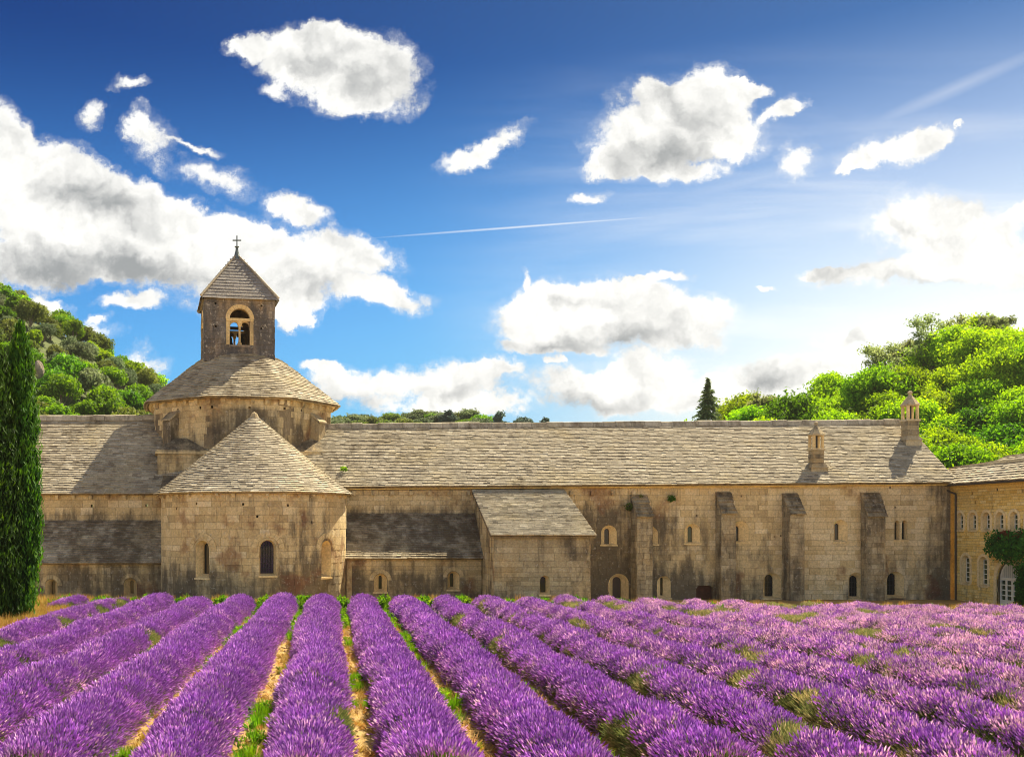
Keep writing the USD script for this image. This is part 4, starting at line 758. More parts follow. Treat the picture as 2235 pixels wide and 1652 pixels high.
put("rear_walls", *joined([bx(HX + .6, 46.5, 50.1, 50.5, -1.4, 6.0), bx(46.1, 46.5, 50.5, 62.9, -1.4, 7.9), bx(HX + .6, 46.1, 62.6, 62.9, -1.4, 6.2)]), M["gold"], house, {"tone": .5, "stain": 0})
HS.flush(); HT.flush()

# ================================================================== vegetation kit
def quads(c, n, up, size, aspect=1.0, fold=.25):
    """leaf-shaped quads at c, facing n, long axis along up"""
    n = n / (np.linalg.norm(n, axis=1, keepdims=True) + 1e-9); t = np.cross(up, n); t /= np.linalg.norm(t, axis=1, keepdims=True) + 1e-9; b = np.cross(n, t)
    s = np.broadcast_to(size, (len(c),))[:, None]
    v = np.stack([c - b * s * aspect, c + t * s * .55 + n * s * fold, c + b * s * aspect, c - t * s * .55 + n * s * fold], 1).reshape(-1, 3)
    k = np.arange(len(c)) * 4
    return v, np.vstack([np.stack([k, k + 1, k + 2], 1), np.stack([k, k + 2, k + 3], 1)])
def rand_dirs(rg, n): d = rg.normal(size=(n, 3)); return d / np.linalg.norm(d, axis=1, keepdims=True)
def crown(rg, blobs, n, size, shell=.35, lump=.35, aspect=1.1, flat=.8, seed=0, tone0=.5):
    b = np.asarray(blobs, float); w = b[:, 3] ** 2; i = rg.choice(len(b), n, p=w / w.sum()); d = rand_dirs(rg, n)
    rr = b[i, 3] * (1 - shell * rg.random(n) ** 1.6) * (1 + lump * (noise(d * 2.6 + b[i, :3] * 3, seed) - .5) * 2)
    c = b[i, :3] + d * rr[:, None] * [1, 1, flat]
    nn = d + rand_dirs(rg, n) * .9; up = rand_dirs(rg, n) + [0, 0, .4]
    v, f = quads(c, nn, up, size * rg.uniform(.6, 1.35, n), aspect)
    tone = np.clip(tone0 + .55 * (noise(c / (size * 5), seed + 1) - .5) * 2 * .6 + rg.normal(0, .16, n), 0, 1)
    return v, f, np.repeat(tone, 4)
def limb_mesh(rg, base, tips, r0):
    q = []
    for t in tips:
        p0, p1 = np.asarray(base, float), np.asarray(t, float); m = (p0 + p1) / 2 + rg.normal(0, .08, 3) * np.linalg.norm(p1 - p0)
        q.append(tube([p0, m, p1], [r0, r0 * .6, r0 * .25], 5, cap=False))
    return joined(q)
def kind(name, parts):
    """a class prim with parts, for references"""
    p = f"/World/{name}"; stage.CreateClassPrim(p).SetTypeName("Xform")
    for nm, v, f, mat, tone in parts: put(nm, v, f, M[mat], p, {"tone": tone} if tone is not None else None)
    return p
def copy_of(cls, name, loc, rz=0.0, sc=(1, 1, 1), **kw):
    p = numbered("/World", name); x = UsdGeom.Xform.Define(stage, p)
    x.AddTranslateOp().Set(Gf.Vec3d(*map(float, loc))); x.AddRotateZOp().Set(float(math.degrees(rz))); x.AddScaleOp().Set(Gf.Vec3f(*map(float, sc)))
    x.GetPrim().GetReferences().AddInternalReference(cls); x.GetPrim().SetInstanceable(True); tag(x.GetPrim(), **kw); return p
def round_tree(seed, mat, h=6.0, r=2.6, nb=14, leaves=2600, size=.26, low=.35, flat=.8, tr=.16, lump=.35, shell=.4, qr=(.35, .72), br=(.34, .56)):
    rg = np.random.default_rng(seed); bl = []
    for k in range(nb):
        d = rand_dirs(rg, 1)[0]; d[2] = abs(d[2]) * .9 - .25; q = rg.uniform(*qr)
        bl.append([d[0] * r * q, d[1] * r * q, h * (low + (1 - low) * .5) + d[2] * h * (1 - low) * .5, r * rg.uniform(*br)])
    v, f, t = crown(rg, bl, leaves, size, shell, lump, flat=flat, seed=seed)
    trunk = joined([tube([(0, 0, -.6), (rg.normal(0, .08), rg.normal(0, .08), h * low * .8), (0, 0, h * .62)], [tr, tr * .8, tr * .3], 7), limb_mesh(rg, (0, 0, h * low * .7), [b[:3] for b in bl[:8]], tr * .5)])
    return [("crown", v, f, mat, t), ("trunk", *trunk, "bark", None)]

KL = [kind(f"left_tree_kind_{i}", round_tree(200 + i, m, h, r, nb + 4, 3000, sz, low=.2, lump=.55, shell=.55, qr=(.3, .9), br=(.26, .5))) for i, (m, h, r, nb, sz) in enumerate((("leaf_green", 5.6, 3.0, 13, .26), ("leaf_lime", 5.4, 2.9, 12, .28), ("leaf_olive", 5.2, 2.9, 14, .24), ("leaf_grey", 5.4, 2.8, 13, .23), ("leaf_green", 6.4, 2.7, 12, .27), ("needle", 6.6, 2.2, 12, .22)))]
KR = [kind(f"right_tree_kind_{i}", round_tree(300 + i, m, h, r, nb + 8, n, sz, low=.22, lump=.7, shell=.75, qr=(.3, 1.05), br=(.2, .46))) for i, (m, h, r, nb, n, sz) in enumerate((("leaf_lime", 7.2, 3.5, 22, 15000, .145), ("leaf_lime", 7.8, 3.2, 24, 15000, .14), ("leaf_green", 7.0, 3.3, 20, 14000, .145), ("pine_needle", 6.2, 2.9, 18, 10000, .13), ("leaf_grey", 6.2, 2.7, 16, 10000, .125)))]
KINDNAMES = {"leaf_green": "fresh green", "leaf_lime": "bright lime green", "leaf_olive": "olive green", "leaf_grey": "grey green", "pine_needle": "olive green", "needle": "dark green"}
rgT = np.random.default_rng(77)
def scatter(n, xr, yr, mind, seed, keep):
    rg = np.random.default_rng(seed); pts = []
    for _ in range(n * 60):
        if len(pts) >= n: break
        p = np.array([rg.uniform(*xr), rg.uniform(*yr)])
        if not keep(*p): continue
        if all((p[0] - q[0]) ** 2 + (p[1] - q[1]) ** 2 > (mind * (.8 + .4 * rg.random())) ** 2 for q in pts): pts.append(p)
    return pts
def pick_left(x, y, z):
    g = float(fbm(np.array([x * .035, y * .03, 3.0]), 2, 9)); up = sm(165, 228, y)
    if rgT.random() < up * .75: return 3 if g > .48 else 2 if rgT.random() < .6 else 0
    return [0, 1, 4, 1, 2, 0][int(min(5, max(0, (g - .25) * 12)))]
LM = ["leaf_green", "leaf_lime", "leaf_olive", "leaf_grey", "leaf_green", "needle"]
pts = scatter(285, (-96, -8), (104, 238), 4.7, 31, lambda x, y: -0.365 * y < x < -0.10 * y - 2 and float(hill_left(np.array(x), np.array(y))) + 7 > CAMH + .105 * y - 2.5)
def side_word(x, y): d = x / y * FPX + CXP; return 'behind the cypress' if d < 90 else 'between cypress and dome' if d < 230 else 'beside the dome'
for x, y in sorted(map(tuple, pts), key=lambda q: q[1]):
    z = float(hill_left(np.array(x), np.array(y))); k = pick_left(x, y, z); s = rgT.uniform(.8, 1.25) * (1.0 if y < 190 else .92)
    nm = KINDNAMES[LM[k]] + (" taller" if k == 4 else "")
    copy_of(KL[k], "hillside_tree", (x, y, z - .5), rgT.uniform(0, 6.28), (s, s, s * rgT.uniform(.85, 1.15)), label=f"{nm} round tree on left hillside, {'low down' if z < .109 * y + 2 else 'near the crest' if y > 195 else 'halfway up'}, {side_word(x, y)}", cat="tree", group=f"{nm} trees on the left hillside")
put("cliff_rock", *(lambda m: (np.asarray(m.vertices) * [1.1, 1.0, 1.9] * (1 + .5 * (fbm(np.asarray(m.vertices) * 1.6, 3, 4)[:, None] - .5)) , np.asarray(m.faces)))(trimesh.creation.icosphere(3)), M["rock"], loc=(-51.5, 178.0, float(hill_left(np.array(-51.5), np.array(178.0))) + 3.2), label="pale bare rock outcrop among the trees on the left hillside", cat="rock")
# trees on the right-hand hill
RMs = ["leaf_lime", "leaf_lime", "leaf_green", "pine_needle", "leaf_grey"]
def pick_right(x, y):
    up = sm(108, 126, y)
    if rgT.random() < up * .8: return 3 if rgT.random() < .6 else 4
    return int(rgT.choice([0, 0, 1, 1, 2]))
pts = scatter(230, (30, 104), (77, 134), 3.7, 32, lambda x, y: .30 * y < x + 3 < .735 * y + 9)
def right_word(x, y): d = x / y * FPX + CXP; return 'between fir and lower chimney' if d < 1780 else 'between both chimneys' if d < 2000 else 'right of the tall chimney'
for x, y in sorted(map(tuple, pts), key=lambda q: q[1]):
    z = float(hill_right(np.array(x), np.array(y))); k = pick_right(x, y); s = rgT.uniform(.8, 1.2) * (1 if k < 3 else .75)
    nm = KINDNAMES[RMs[k]] + (" airy" if k == 1 else "")
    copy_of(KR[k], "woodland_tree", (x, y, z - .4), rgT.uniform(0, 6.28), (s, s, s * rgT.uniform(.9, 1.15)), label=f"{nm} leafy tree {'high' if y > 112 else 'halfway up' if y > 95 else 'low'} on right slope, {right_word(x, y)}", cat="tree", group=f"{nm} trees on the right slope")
# single trees that stand out
def at(xd, yd, Y): return (xd - CXP) * Y / FPX, CAMH + (CYP - yd) * Y / FPX
def pine(seed, h, r, leaves=3400):
    rg = np.random.default_rng(seed); bl = []
    for k in range(20):
        a = rg.uniform(0, 6.28); q = rg.uniform(.1, 1) * r; bl.append([q * math.cos(a), q * math.sin(a), h * rg.uniform(.38, .95) - .15 * q, r * rg.uniform(.20, .42)])
    v, f, t = crown(rg, bl, leaves, .13, .85, .6, 1.4, .75, seed)
    return [("crown", v, f, "pine_needle", t), ("trunk", *joined([tube([(0, 0, -1), (.15, .1, h * .45), (.0, .2, h * .85)], [.17, .12, .05], 7), limb_mesh(rg, (.13, .08, h * .35), [b[:3] for b in bl], .06)]), "bark", None)]
def single(name, parts, loc, label, cat="tree"):
    p = xf(name, loc=loc, label=label, cat=cat)
    for nm, v, f, mat, tone in parts: put(nm, v, f, M[mat], p, {"tone": tone} if tone is not None else None)
for i, (xd, yt, Y, h, r, lab) in enumerate(((2035, 682, 118, 9.5, 2.7, "tall loose grey-green pine on the skyline of the right hill, larger of the two"), (2096, 690, 119, 8.6, 2.2, "smaller loose pine just right of the tall skyline pine on the right hill"),
        (1915, 742, 120, 6.6, 2.5, "dense bluish green pine on the skyline below the tall loose pines"), (1983, 735, 122, 6.0, 1.9, "small dark pine on the skyline between the dense pine and the tall pine"), (2165, 684, 121, 5.6, 1.9, "dark small pine at the top of the right hill near the edge"), (1665, 855, 124, 5.4, 1.7, "small pine leaning on the low left shoulder of the right hill"))):
    x, z = at(xd, yt, Y); single("pine_tree", pine(500 + i, h, r), (x, Y, z - h), lab)
def fir(seed, h, r, n=4200):
    rg = np.random.default_rng(seed); z = h * (1 - rg.random(n) ** .62) * .93 + h * .06; lay = np.mod(z, h / 13) / (h / 13); rad = r * (1 - z / h) ** .85 * (.45 + .65 * (1 - lay)) * rg.uniform(.35, 1.05, n)
    a = rg.integers(0, 9, n) * .698 + np.floor(z / (h / 13)) * .37 + rg.normal(0, .2, n); c = np.stack([rad * np.cos(a), rad * np.sin(a), z - .28 * rad], 1)
    v, f = quads(c, rand_dirs(rg, n) + [0, 0, .6], np.stack([np.cos(a), np.sin(a), -.3 + 0 * a], 1), .2 * rg.uniform(.6, 1.3, n), 1.3)
    return [("crown", v, f, "leaf_grey", np.repeat(np.clip(rg.normal(.4, .2, n), 0, 1), 4)), ("trunk", *tube([(0, 0, -1), (0, 0, h * .6), (0, 0, h * .99)], [.2, .12, .02], 7), "bark", None)]
x, z = at(1545, 822, 112); single("fir_tree", fir(520, 10.5, 3.5), (x, 112, z - 10.5), "dark conical fir rising above the roof ridge")
for i, (xd, yt, Y, h, r, lab) in enumerate(((977, 886, 250, 9, 2.4, "dark bluish pine, tallest on the far ridge behind the roof"), (1092, 893, 255, 8, 2.2, "dark pointed pine second from the left behind the roof ridge"), (1145, 903, 256, 7, 2.6, "broad dark pine furthest right behind the roof ridge"), (1190, 910, 258, 5, 1.5, "tiny pale treetop just showing above the roof ridge"))):
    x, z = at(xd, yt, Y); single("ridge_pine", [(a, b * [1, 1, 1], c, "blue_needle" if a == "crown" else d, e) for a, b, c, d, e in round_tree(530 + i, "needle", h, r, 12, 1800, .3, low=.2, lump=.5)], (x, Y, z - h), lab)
pts = scatter(150, (-8, 62), (224, 292), 4.2, 33, lambda x, y: True)
for x, y in pts:
    xd = x / y * FPX + CXP
    if not (690 < xd < 1240 or 1400 < xd < 1720): continue
    z = float(hill_far(np.array(x), np.array(y)))
    if 1120 < xd < 1260: z -= 3.5
    k = int(rgT.choice([3, 3, 2, 0])); s = rgT.uniform(.8, 1.2); nm = KINDNAMES[LM[k]]
    copy_of(KL[k], "far_tree", (x, y, z - 1.4), rgT.uniform(0, 6.28), (s * 1.25, s * 1.25, s * .8), label=f"{nm} tree on the far wooded ridge behind the roof, {'close to the dome' if xd < 860 else 'near the dark pines' if xd < 1300 else 'near the conical fir'}", cat="tree", group=f"{nm} trees on the far ridge")
# the two cypresses
def cypress(seed, h, r, n=30000):
    rg = np.random.default_rng(seed); q = []; T_ = []; V = []; F = []; base = 0
    for k in range(10):
        a = rg.uniform(0, 6.28); off = rg.uniform(.15, .6) * r if k else 0; hh = h * (rg.uniform(.62, .97) if k else 1.0); z0 = h * rg.uniform(.02, .3) if k else .02 * h; rr = r * (rg.uniform(.36, .52) if k else .6)
        m = int(n / 10 * (1.6 if k == 0 else .95)); t = rg.random(m) ** .85; z = z0 + (hh - z0) * t; a2 = rg.uniform(0, 6.28, m)
        prof = np.interp(t, [0, .06, .25, .6, .85, 1], [.35, .8, 1, .9, .62, .05]); lump = .5 + .95 * noise(np.stack([np.cos(a2) * 1.9, np.sin(a2) * 1.9, z * 2.2], 1), seed + k)
        rd = rr * prof * lump * (1 - .35 * rg.random(m) ** 2) * (1 + .35 * rg.random(m) ** 9)
        lean = off * (1 - .35 * t); c = np.stack([lean * math.cos(a) + rd * np.cos(a2), lean * math.sin(a) + rd * np.sin(a2), z], 1)
        up = np.stack([np.cos(a2) * .35, np.sin(a2) * .35, np.ones(m)], 1) + rand_dirs(rg, m) * .35
        v, f = quads(c, np.stack([np.cos(a2), np.sin(a2), 0 * z + .1], 1) + rand_dirs(rg, m) * .7, up, .06 * rg.uniform(.6, 1.6, m), 1.7)
        V.append(v); F.append(f + base); base += len(v); T_.append(np.repeat(np.clip(.5 + .8 * (noise(c * 3, seed) - .5) + rg.normal(0, .15, m), 0, 1), 4))
    m = 1500; z = h * rg.uniform(.05, .985, m); a2 = rg.uniform(0, 6.28, m); rd = r * np.interp(z / h, [0, .08, .3, .65, .9, 1], [.35, .62, .82, .72, .40, .04]) * rg.uniform(.7, 1.15, m)
    c = np.stack([rd * np.cos(a2), rd * np.sin(a2), z], 1); c = np.repeat(c, 5, 0) + rg.normal(0, .05, (m * 5, 3)) * [1, 1, 2.2]; a3 = np.repeat(a2, 5)
    v, f = quads(c, np.stack([np.cos(a3), np.sin(a3), 0 * a3], 1) + rand_dirs(rg, m * 5) * .6, np.stack([np.cos(a3) * .6, np.sin(a3) * .6, 1 + 0 * a3], 1) + rand_dirs(rg, m * 5) * .3, .055 * rg.uniform(.6, 1.4, m * 5), 1.9)
    V.append(v); F.append(f + base); base += len(v); T_.append(np.repeat(np.repeat(np.clip(rg.normal(.65, .25, m), 0, 1), 5), 4))
    core = lathe([(.12, .1), (r * .5, h * .12), (r * .55, h * .35), (r * .40, h * .62), (.08, h * .85)], 10)
    return [("crown", np.vstack(V), np.vstack(F), "cypress", np.concatenate(T_)), ("inner_twigs", *core, "cypress", .05), ("trunk", *tube([(0, 0, -.3), (0, 0, h * .5)], [.16, .08], 8), "bark", None)]
single("cypress_tree", cypress(601, 10.9, .86), (-11.12, 36.2, -.1), "tall dark green cypress standing at the left before the abbey")
single("cypress_tree", cypress(602, 10.1, 1.0), (-11.75, 35.4, -.1), "second cypress cut off by the left edge of the photo")
# plants on the walls and roof, vine on the house
def tuft(name, loc, r, mat, n, label, seed, flat=.9):
    rg = np.random.default_rng(seed); v, f, t = crown(rg, [[0, 0, 0, r], [r * .6, -.05, -r * .3, r * .6], [-r * .5, -.05, -r * .5, r * .55]], n, r * .3, .7, .5, 1.1, flat, seed)
    p = xf(name, loc=loc, label=label, cat="plant"); put("foliage", v, f, M[mat], p, {"tone": t}); put("stem", *tube([(0, .1, -r * .2), (0, 0, r * .3)], [.02, .01], 5), M["bark"], p)
tuft("wall_plant", (U(1463), YF - .15, Z(1086)), .22, "weed", 160, "small bright green plant growing out of the wall under the eave", 1)
tuft("wall_plant", (U(1372), YF - .25, Z(1104)), .26, "leaf_olive", 160, "small dark plant growing beside the top of the leftmost buttress", 2)
tuft("wall_plant", (U(1394), YF - .45, Z(1083) + .05), .12, "leaf_olive", 60, "tiny dark plant on the sloping cap of the leftmost buttress", 3)
tuft("roof_plant", (.85, 61.7, 7.0), .2, "weed", 120, "yellow-green tuft on the roof tiles right of the apse", 4)
def vine(name, pts, rg, mat, n, size, spread, label):
    pts = np.asarray(pts, float); i = rg.integers(0, len(pts), n); c = pts[i, :3] + rand_dirs(rg, n) * spread * pts[i, 3:4] * rg.random((n, 1)) ** .4
    v, f = quads(c, rand_dirs(rg, n) + [-1.2, -.2, .3], rand_dirs(rg, n) + [0, 0, -.8], size * rg.uniform(.6, 1.4, n), 1.1)
    p = xf(name, label=label, cat="vine"); put("leaves", v, f, M[mat], p, {"tone": np.repeat(np.clip(rg.normal(.5, .25, n), 0, 1), 4)})
    put("stem", *tube(pts[np.argsort(pts[:, 1])][::max(1, len(pts) // 6), :3] + [.12, 0, 0], .025, 5), M["bark"], p)
rgv = np.random.default_rng(41); hx = HX - .28
vine("climbing_vine", [(hx - .1 * (k % 3), 57.0 - .21 * k, 2.15 + .35 * math.sin(k * .7) + .25 * ((k * 7) % 5) / 5, .5 + .03 * k) for k in range(26)], rgv, "vine_green", 3600, .085, 1.0, "green climbing vine hanging over the arched door of the golden house")
vine("climbing_vine", [(hx + .1, 56.4 - .2 * k, 2.82 + .1 * math.sin(k), .30) for k in range(22)], rgv, "vine_red", 1500, .08, 1.0, "rust-red layer of vine along the top of the green vine")
vine("climbing_vine", [(hx, 54.75 - .08 * (k % 4), -.6 + .2 * k, .34) for k in range(10)], rgv, "vine_green", 1100, .085, 1.0, "green vine growing up beside the arched door")

# ================================================================== the lavender field
SP, OFF, Y0, Y1 = 1.75, -.33, 12.5, 44.2
def spikes(seed, n, mat_mode):
    """a clump of flowering stems; local z is outward from the bush"""
    rg = np.random.default_rng(seed); V, F, TN, MS = [], [], [], []; VS, FS, TS = [], [], []; nb = ns = 0
    for k in range(n):
        a = rg.uniform(0, 6.28); q = math.sqrt(rg.random()) * .17; base = np.array([q * math.cos(a), q * math.sin(a), -.06]); d = np.array([math.cos(a) * q * 1.3, math.sin(a) * q * 1.3, 1.0]) + rg.normal(0, .15, 3); d /= np.linalg.norm(d)
        L = rg.uniform(.16, .30); hl = rg.uniform(.05, .085); rr = rg.uniform(.0085, .0125); tip = base + d * L; x = np.cross(d, [1, 0, .3]); x /= np.linalg.norm(x); y = np.cross(d, x)
        if mat_mode not in ("leaf", "straw"):
            ring = [(0, .35), (.25, 1), (.6, .85), (1, .15)]; v = np.array([tip + d * hl * t + (x * math.cos(b) + y * math.sin(b)) * rr * s for t, s in ring for b in (0, 2.09, 4.19)])
            f = [[i * 3 + j, i * 3 + (j + 1) % 3, i * 3 + 3 + (j + 1) % 3] for i in range(3) for j in range(3)] + [[i * 3 + j, i * 3 + 3 + (j + 1) % 3, i * 3 + 3 + j] for i in range(3) for j in range(3)]
            V.append(v); F.append(np.array(f) + nb); nb += len(v); TN.append(np.full(len(v), np.clip(rg.normal(.5, .22), 0, 1)))
        w = .004 if mat_mode not in ("leaf", "straw") else .007; e = tip if mat_mode not in ("leaf", "straw") else base + d * L * .95
        v = np.array([base - x * w, base + x * w, e + x * w * .5, e - x * w * .5]); VS.append(v); FS.append(np.array([[0, 1, 2], [0, 2, 3]]) + ns); ns += 4; TS.append(np.full(4, rg.random()))
    out = []
    if V: out.append(("flowers", np.vstack(V), np.vstack(F), "lav_flower" if mat_mode == "flower" else "lav_pale", np.concatenate(TN)))
    out.append(("stems", np.vstack(VS), np.vstack(FS), "straw" if mat_mode == "straw" else "lav_leaf", np.concatenate(TS)))
    return out
KS = [kind(f"lavender_clump_kind_{i}", spikes(700 + i, 30, "flower")) for i in range(5)] + [kind(f"pale_clump_kind_{i}", spikes(710 + i, 26, "pale")) for i in range(2)] + [kind(f"leafy_clump_kind_{i}", spikes(720 + i, 46, "leaf")) for i in range(2)] + [kind("straw_clump_kind_0", spikes(724, 46, "straw"))]
def weed_kind(seed, h, n):
    rg = np.random.default_rng(seed); a = rg.uniform(0, 6.28, n); q = rg.random(n) * .09; z = rg.random(n) * h; c = np.stack([q * np.cos(a), q * np.sin(a), z], 1)
    v, f = quads(c, rand_dirs(rg, n) + [0, 0, .5], np.stack([np.cos(a), np.sin(a), 1.2 + 0 * a], 1), ( .03 if h < .3 else .045) * rg.uniform(.6, 1.3, n), 1.7); return [("leaves", v, f, "weed", np.repeat(rg.random(n), 4))]
def grass_kind(seed, h, n, mat):
    rg = np.random.default_rng(seed); a = rg.uniform(0, 6.28, n); q = rg.random(n) * .12; b = np.stack([q * np.cos(a), q * np.sin(a), 0 * a], 1); t = b + np.stack([.35 * np.cos(a) * rg.random(n) * h, .35 * np.sin(a) * rg.random(n) * h, h * rg.uniform(.5, 1, n)], 1); s = np.stack([-np.sin(a), np.cos(a), 0 * a], 1) * .006
    v = np.stack([b - s, b + s, t + s * .3, t - s * .3], 1).reshape(-1, 3); k = np.arange(n) * 4
    return [("blades", v, np.vstack([np.stack([k, k + 1, k + 2], 1), np.stack([k, k + 2, k + 3], 1)]), mat, np.repeat(rg.random(n), 4))]
KLIT = kind("straw_litter_kind", grass_kind(736, .10, 26, "dry_grass"))
KW = [kind("weed_kind_0", weed_kind(730, .22, 46)), kind("weed_kind_1", weed_kind(731, .5, 60)), kind("green_grass_kind", grass_kind(732, .22, 70, "weed"))]
KD = [kind("dry_grass_kind_0", grass_kind(733, .5, 80, "dry_grass")), kind("dry_grass_kind_1", grass_kind(734, .34, 80, "dry_grass")), kind("green_grass_kind_1", grass_kind(735, .34, 60, "weed"))]
def quat(zaxis, spin):
    """orientations (w, x, y, z) that turn +z to zaxis after a spin about z"""
    z = zaxis / np.linalg.norm(zaxis, axis=1, keepdims=True); ax = np.stack([-z[:, 1], z[:, 0], 0 * z[:, 0]], 1); s = np.linalg.norm(ax, axis=1, keepdims=True); ang = np.arctan2(s[:, 0], z[:, 2]); ax = np.where(s > 1e-6, ax / np.maximum(s, 1e-6), [1.0, 0, 0])
    w, xyz = np.cos(ang / 2), ax * np.sin(ang / 2)[:, None]; cw, sw = np.cos(spin / 2), np.sin(spin / 2)
    return np.stack([w * cw - xyz[:, 2] * sw, xyz[:, 0] * cw + xyz[:, 1] * sw, xyz[:, 1] * cw - xyz[:, 0] * sw, w * sw + xyz[:, 2] * cw], 1)
def instancer(name, parent, kinds, pos, q, sc, idx, **kw):
    p = numbered(parent, name); pi = UsdGeom.PointInstancer.Define(stage, p); rel = pi.CreatePrototypesRel()
    for i, k in enumerate(kinds):
        c = stage.DefinePrim(f"{p}/{name}_shape_{i}", "Xform"); c.GetReferences().AddInternalReference(k); rel.AddTarget(c.GetPath())
    pi.CreateProtoIndicesAttr(Vt.IntArray.FromNumpy(idx.astype(np.int32))); pi.CreatePositionsAttr(Vt.Vec3fArray.FromNumpy(pos.astype(np.float32)))
    pi.CreateOrientationsAttr(Vt.QuathArray([Gf.Quath(float(a), float(b), float(c), float(d)) for a, b, c, d in q])); pi.CreateScalesAttr(Vt.Vec3fArray.FromNumpy(sc.astype(np.float32)))
    tag(pi.GetPrim(), kind="stuff", **kw); return p
def row_shape(k, y):
    xc = OFF + SP * k + .07 * (noise(np.stack([y * .25, 0 * y + k * 3.1, 0 * y], -1), 3) - .5) * 2
    b = noise(np.stack([y * 1.15, 0 * y + k * 7.7, 0 * y], -1), 5); g = noise(np.stack([y * .3, 0 * y + k * 5.3, 0 * y], -1), 6)
    rich = 1.0 - .22 * sm(2, 11, OFF + SP * k) - .22 * sm(-5.5, -9.5, OFF + SP * k)
    wd = (.48 + .17 * b + .08 * (g - .5)) * (1 - .12 * float(sm(2, 9, OFF + SP * k))) * (.86 + .14 * rich); ht = (.45 + .20 * b + .18 * (g - .5)) * (.78 + .22 * rich)
    end = np.sqrt(np.clip((Y1 - y) / .55, 0, 1)); return xc, wd * (.35 + .65 * end), ht * end
rows = list(range(-6, 19)); field = None
ORD = ["first", "second", "third", "fourth", "fifth", "sixth", "seventh", "eighth", "ninth", "tenth", "eleventh", "twelfth", "thirteenth", "fourteenth", "fifteenth", "sixteenth", "seventeenth", "eighteenth", "nineteenth", "twentieth", "twenty-first", "twenty-second", "twenty-third", "twenty-fourth", "twenty-fifth", "twenty-sixth"]
for ri, k in enumerate(rows):
    rg = np.random.default_rng(800 + k); xk = OFF + SP * k
    ylo = max(Y0, (xk - 3.0) * FPX / 1515 if xk > 0 else (-xk - 3.0) * FPX / 720)
    yhi = Y1 if k > -6 else Y1 - .2
    if k == -6: ylo = 40.3
    lead = "short sparse lavender row" if k == -6 else "dense deep purple lavender row" if -5 <= k <= 3 else "purple lavender row with greenish flanks" if k <= 9 else "pale sparse lavender row at right"
    row = xf("lavender_row", label=f"{lead}, {ORD[ri]} from the left", cat="lavender row", group="lavender rows in the field")
    ys = np.arange(ylo, yhi + .01, .16); th = np.linspace(-.12, math.pi + .12, 13)
    xc, wd, ht = row_shape(k, ys)
    rr_ = .80 + .16 * (noise(np.stack([np.repeat(ys, 13) * 5, np.tile(th, len(ys)) * 3, np.full(len(ys) * 13, k * 2.0)], -1), 8).reshape(len(ys), 13) - .5)
    X = xc[:, None] - wd[:, None] * np.cos(th) * rr_; Zm = ground_z(xc, ys)[:, None] + ht[:, None] * np.sin(th) * rr_ - .02
    v = np.stack([X, np.repeat(ys[:, None], 13, 1), Zm], -1).reshape(-1, 3); i, j = np.meshgrid(np.arange(len(ys) - 1), np.arange(12), indexing="ij"); a = i * 13 + j
    put("foliage", v, np.stack([a, a + 13, a + 14, a + 1], -1).reshape(-1, 4)[:, ::-1], M["lav_leaf"], row, {"tone": np.clip(.25 + .5 * noise(v * 6, 2), 0, 1)}, smooth=True)
    rich = 1.0 - .5 * float(sm(2, 12, xk)) - .35 * float(sm(-5.5, -9.5, xk))
    n = int((yhi - ylo) * 150); y = rg.uniform(ylo, yhi, n); t = rg.uniform(.06, math.pi - .06, n); xc, wd, ht = row_shape(k, y)
    nrm = np.stack([-np.cos(t) * ht, np.zeros(n), np.sin(t) * wd], 1); nrm /= np.linalg.norm(nrm, axis=1, keepdims=True)
    nrm = nrm * [.85, 1, .85] + [0, 0, .30] + rg.normal(0, .12, (n, 3)); nrm[:, 1] += .9 * sm(Y1 - .5, Y1, y)
    pos = np.stack([xc - wd * np.cos(t) * .86, y, ground_z(xc, y) + ht * np.sin(t) * .88], 1)
    patch = fbm(np.stack([pos[:, 0] * .9 + 10, y * .55, np.zeros(n)], -1), 3, 12) + .20 * (np.abs(t - math.pi / 2) / 1.57 - .5)
    side = np.sin(t) < .42 + .22 * float(sm(1.5, 7, xk))
    thr = .74 - .34 * (1 - rich); low = (patch > thr) | (rg.random(n) < .02 + .12 * (1 - rich) + .16 * float(sm(2, 10, xk))) | (side & (rg.random(n) < .40 + .25 * float(sm(1.5, 7, xk))))
    pale = (rg.random(n) < .06 + .55 * float(sm(4, 18, xk)) + .12 * (1 - rich))  # random pale flowers; their rise to the right paints the warm glow
    idx = np.where(low, np.where(rg.random(n) < (.15 + .3 * float(sm(1, 8, xk))), 9, 7 + rg.integers(0, 2, n)), np.where(pale, 5 + rg.integers(0, 2, n), rg.integers(0, 5, n)))
    sc = np.repeat((rg.uniform(.66, 1.0, n) * (.74 + .26 * sm(.1, .6, np.sin(t))))[:, None], 3, 1)
    instancer("flower_spikes", row, KS, pos, quat(nrm, rg.uniform(0, 6.28, n)), sc, idx)
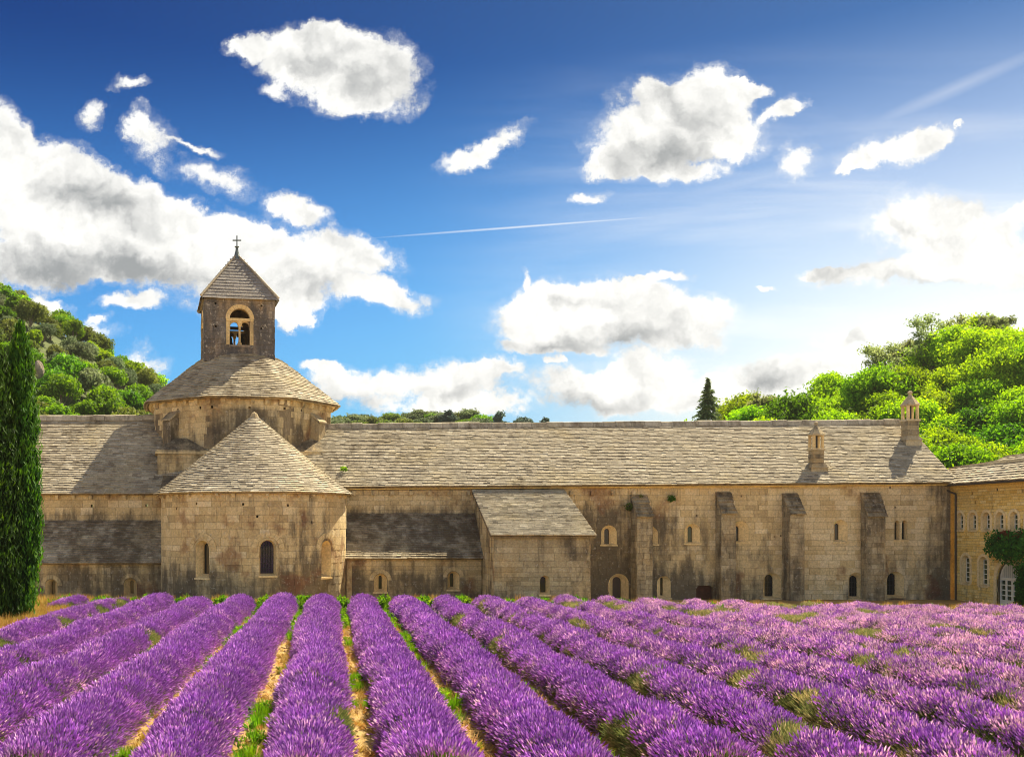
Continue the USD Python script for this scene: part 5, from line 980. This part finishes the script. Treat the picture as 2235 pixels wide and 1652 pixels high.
# weeds between the rows and at their far ends
rg = np.random.default_rng(901); P_, I_ = [], []
for k in range(-7, 18):
    xg = OFF + SP * (k + .5); ylo = max(Y0, (xg - 2) * FPX / 1515 if xg > 0 else (-xg - 2) * FPX / 720); n = int((Y1 + 1 - ylo) * 22); y = rg.uniform(ylo, Y1 + 1.4, n); g = fbm(np.stack([y * .5, np.full(n, k * 4.0), 0 * y], -1), 3, 3)
    keep = rg.random(n) < np.clip((g - .55) * 4, 0, 1) * .5 + .95 * sm(34, 43, y) * (.35 if k > 3 else .8); y = y[keep]; x = xg + rg.normal(0, .12, len(y))
    P_.append(np.stack([x, y, ground_z(x, y)], 1)); I_.append(np.where(y > 42.5, rg.choice([1, 0, 1], len(y)), rg.choice([0, 2, 2, 2], len(y))))
pos = np.vstack(P_); idx = np.concatenate(I_); n = len(pos); field = xf("field_weeds", kind="stuff", label="green weeds growing between and at the ends of the lavender rows")
instancer("weeds", field, KW, pos, quat(np.tile([0, 0, 1.0], (n, 1)) + rg.normal(0, .1, (n, 3)), rg.uniform(0, 6.28, n)), np.repeat(rg.uniform(.6, 1.3, n)[:, None], 3, 1), idx)
nl = 5200; kk = rg.integers(-6, 12, nl); y = Y0 + (Y1 - Y0) * rg.random(nl); x = OFF + SP * (kk + .5) + rg.normal(0, .17, nl)
lit = xf("straw_litter", kind="stuff", label="dry straw and stalks lying on the soil between the lavender rows")
instancer("straw", lit, [KLIT], np.stack([x, y, ground_z(x, y) + .01], 1), quat(np.stack([rg.normal(0, .7, nl), rg.normal(0, .7, nl), np.full(nl, .6)], 1), rg.uniform(0, 6.28, nl)), np.repeat(rg.uniform(.6, 1.4, nl)[:, None], 3, 1), np.zeros(nl, int))
# dry grass at the left
n = 4200; x = rg.uniform(-16, -9.9, n); y = rg.uniform(30, 46, n); m = (x < -10.0 - .35 * sm(36, 33, y)) & ((y < 40.0) | (x < -11.6)) | (y > 44.6); x, y = x[m], y[m]; n = len(x)
dg = xf("dry_grass", kind="stuff", label="golden dry grass below the cypresses at the left edge of the field")
instancer("grass_tufts", dg, KD, np.stack([x, y, ground_z(x, y)], 1), quat(np.tile([0, 0, 1.0], (n, 1)) + rg.normal(0, .12, (n, 3)), rg.uniform(0, 6.28, n)), np.repeat(rg.uniform(.7, 1.4, n)[:, None], 3, 1), rg.choice([0, 1, 1, 0, 2], n))
n = 2200; x = rg.uniform(-13, 33, n); y = rg.uniform(Y1 + .1, 53, n); g = rg.random(n) < .55
gb = xf("verge_grass", kind="stuff", label="rough grass on the strip between the lavender and the abbey walls")
instancer("grass_tufts", gb, KD, np.stack([x, y, ground_z(x, y)], 1), quat(np.tile([0, 0, 1.0], (n, 1)) + rg.normal(0, .12, (n, 3)), rg.uniform(0, 6.28, n)), np.repeat(rg.uniform(.7, 1.4, n)[:, None], 3, 1), np.where(g, 2, rg.integers(0, 2, n)))
# clods and stones on the bare soil
rg = np.random.default_rng(903); n = 9000; kk = rg.integers(-7, 14, n); y = Y0 + (Y1 - Y0) * rg.random(n) ** 1.5; x = OFF + SP * (kk + .5) + rg.normal(0, .13, n); s = .008 + .045 * rg.random(n) ** 2.5; oct_ = np.array([[1, 0, 0], [-1, 0, 0], [0, 1, 0], [0, -1, 0], [0, 0, 1], [0, 0, -1]], float); of = np.array([[0, 2, 4], [2, 1, 4], [1, 3, 4], [3, 0, 4], [2, 0, 5], [1, 2, 5], [3, 1, 5], [0, 3, 5]])
v = (np.stack([x, y, ground_z(x, y) + .015], 1)[:, None] + oct_[None] * rg.uniform(.6, 1.4, (n, 6, 1)) * s[:, None, None] * [1.3, 1.3, .8]).reshape(-1, 3); f = (of[None] + 6 * np.arange(n)[:, None, None]).reshape(-1, 3)
put("soil_clods", v, f, M["clod"], kind="stuff", label="crumbled clods and small stones on the bare soil between the rows")
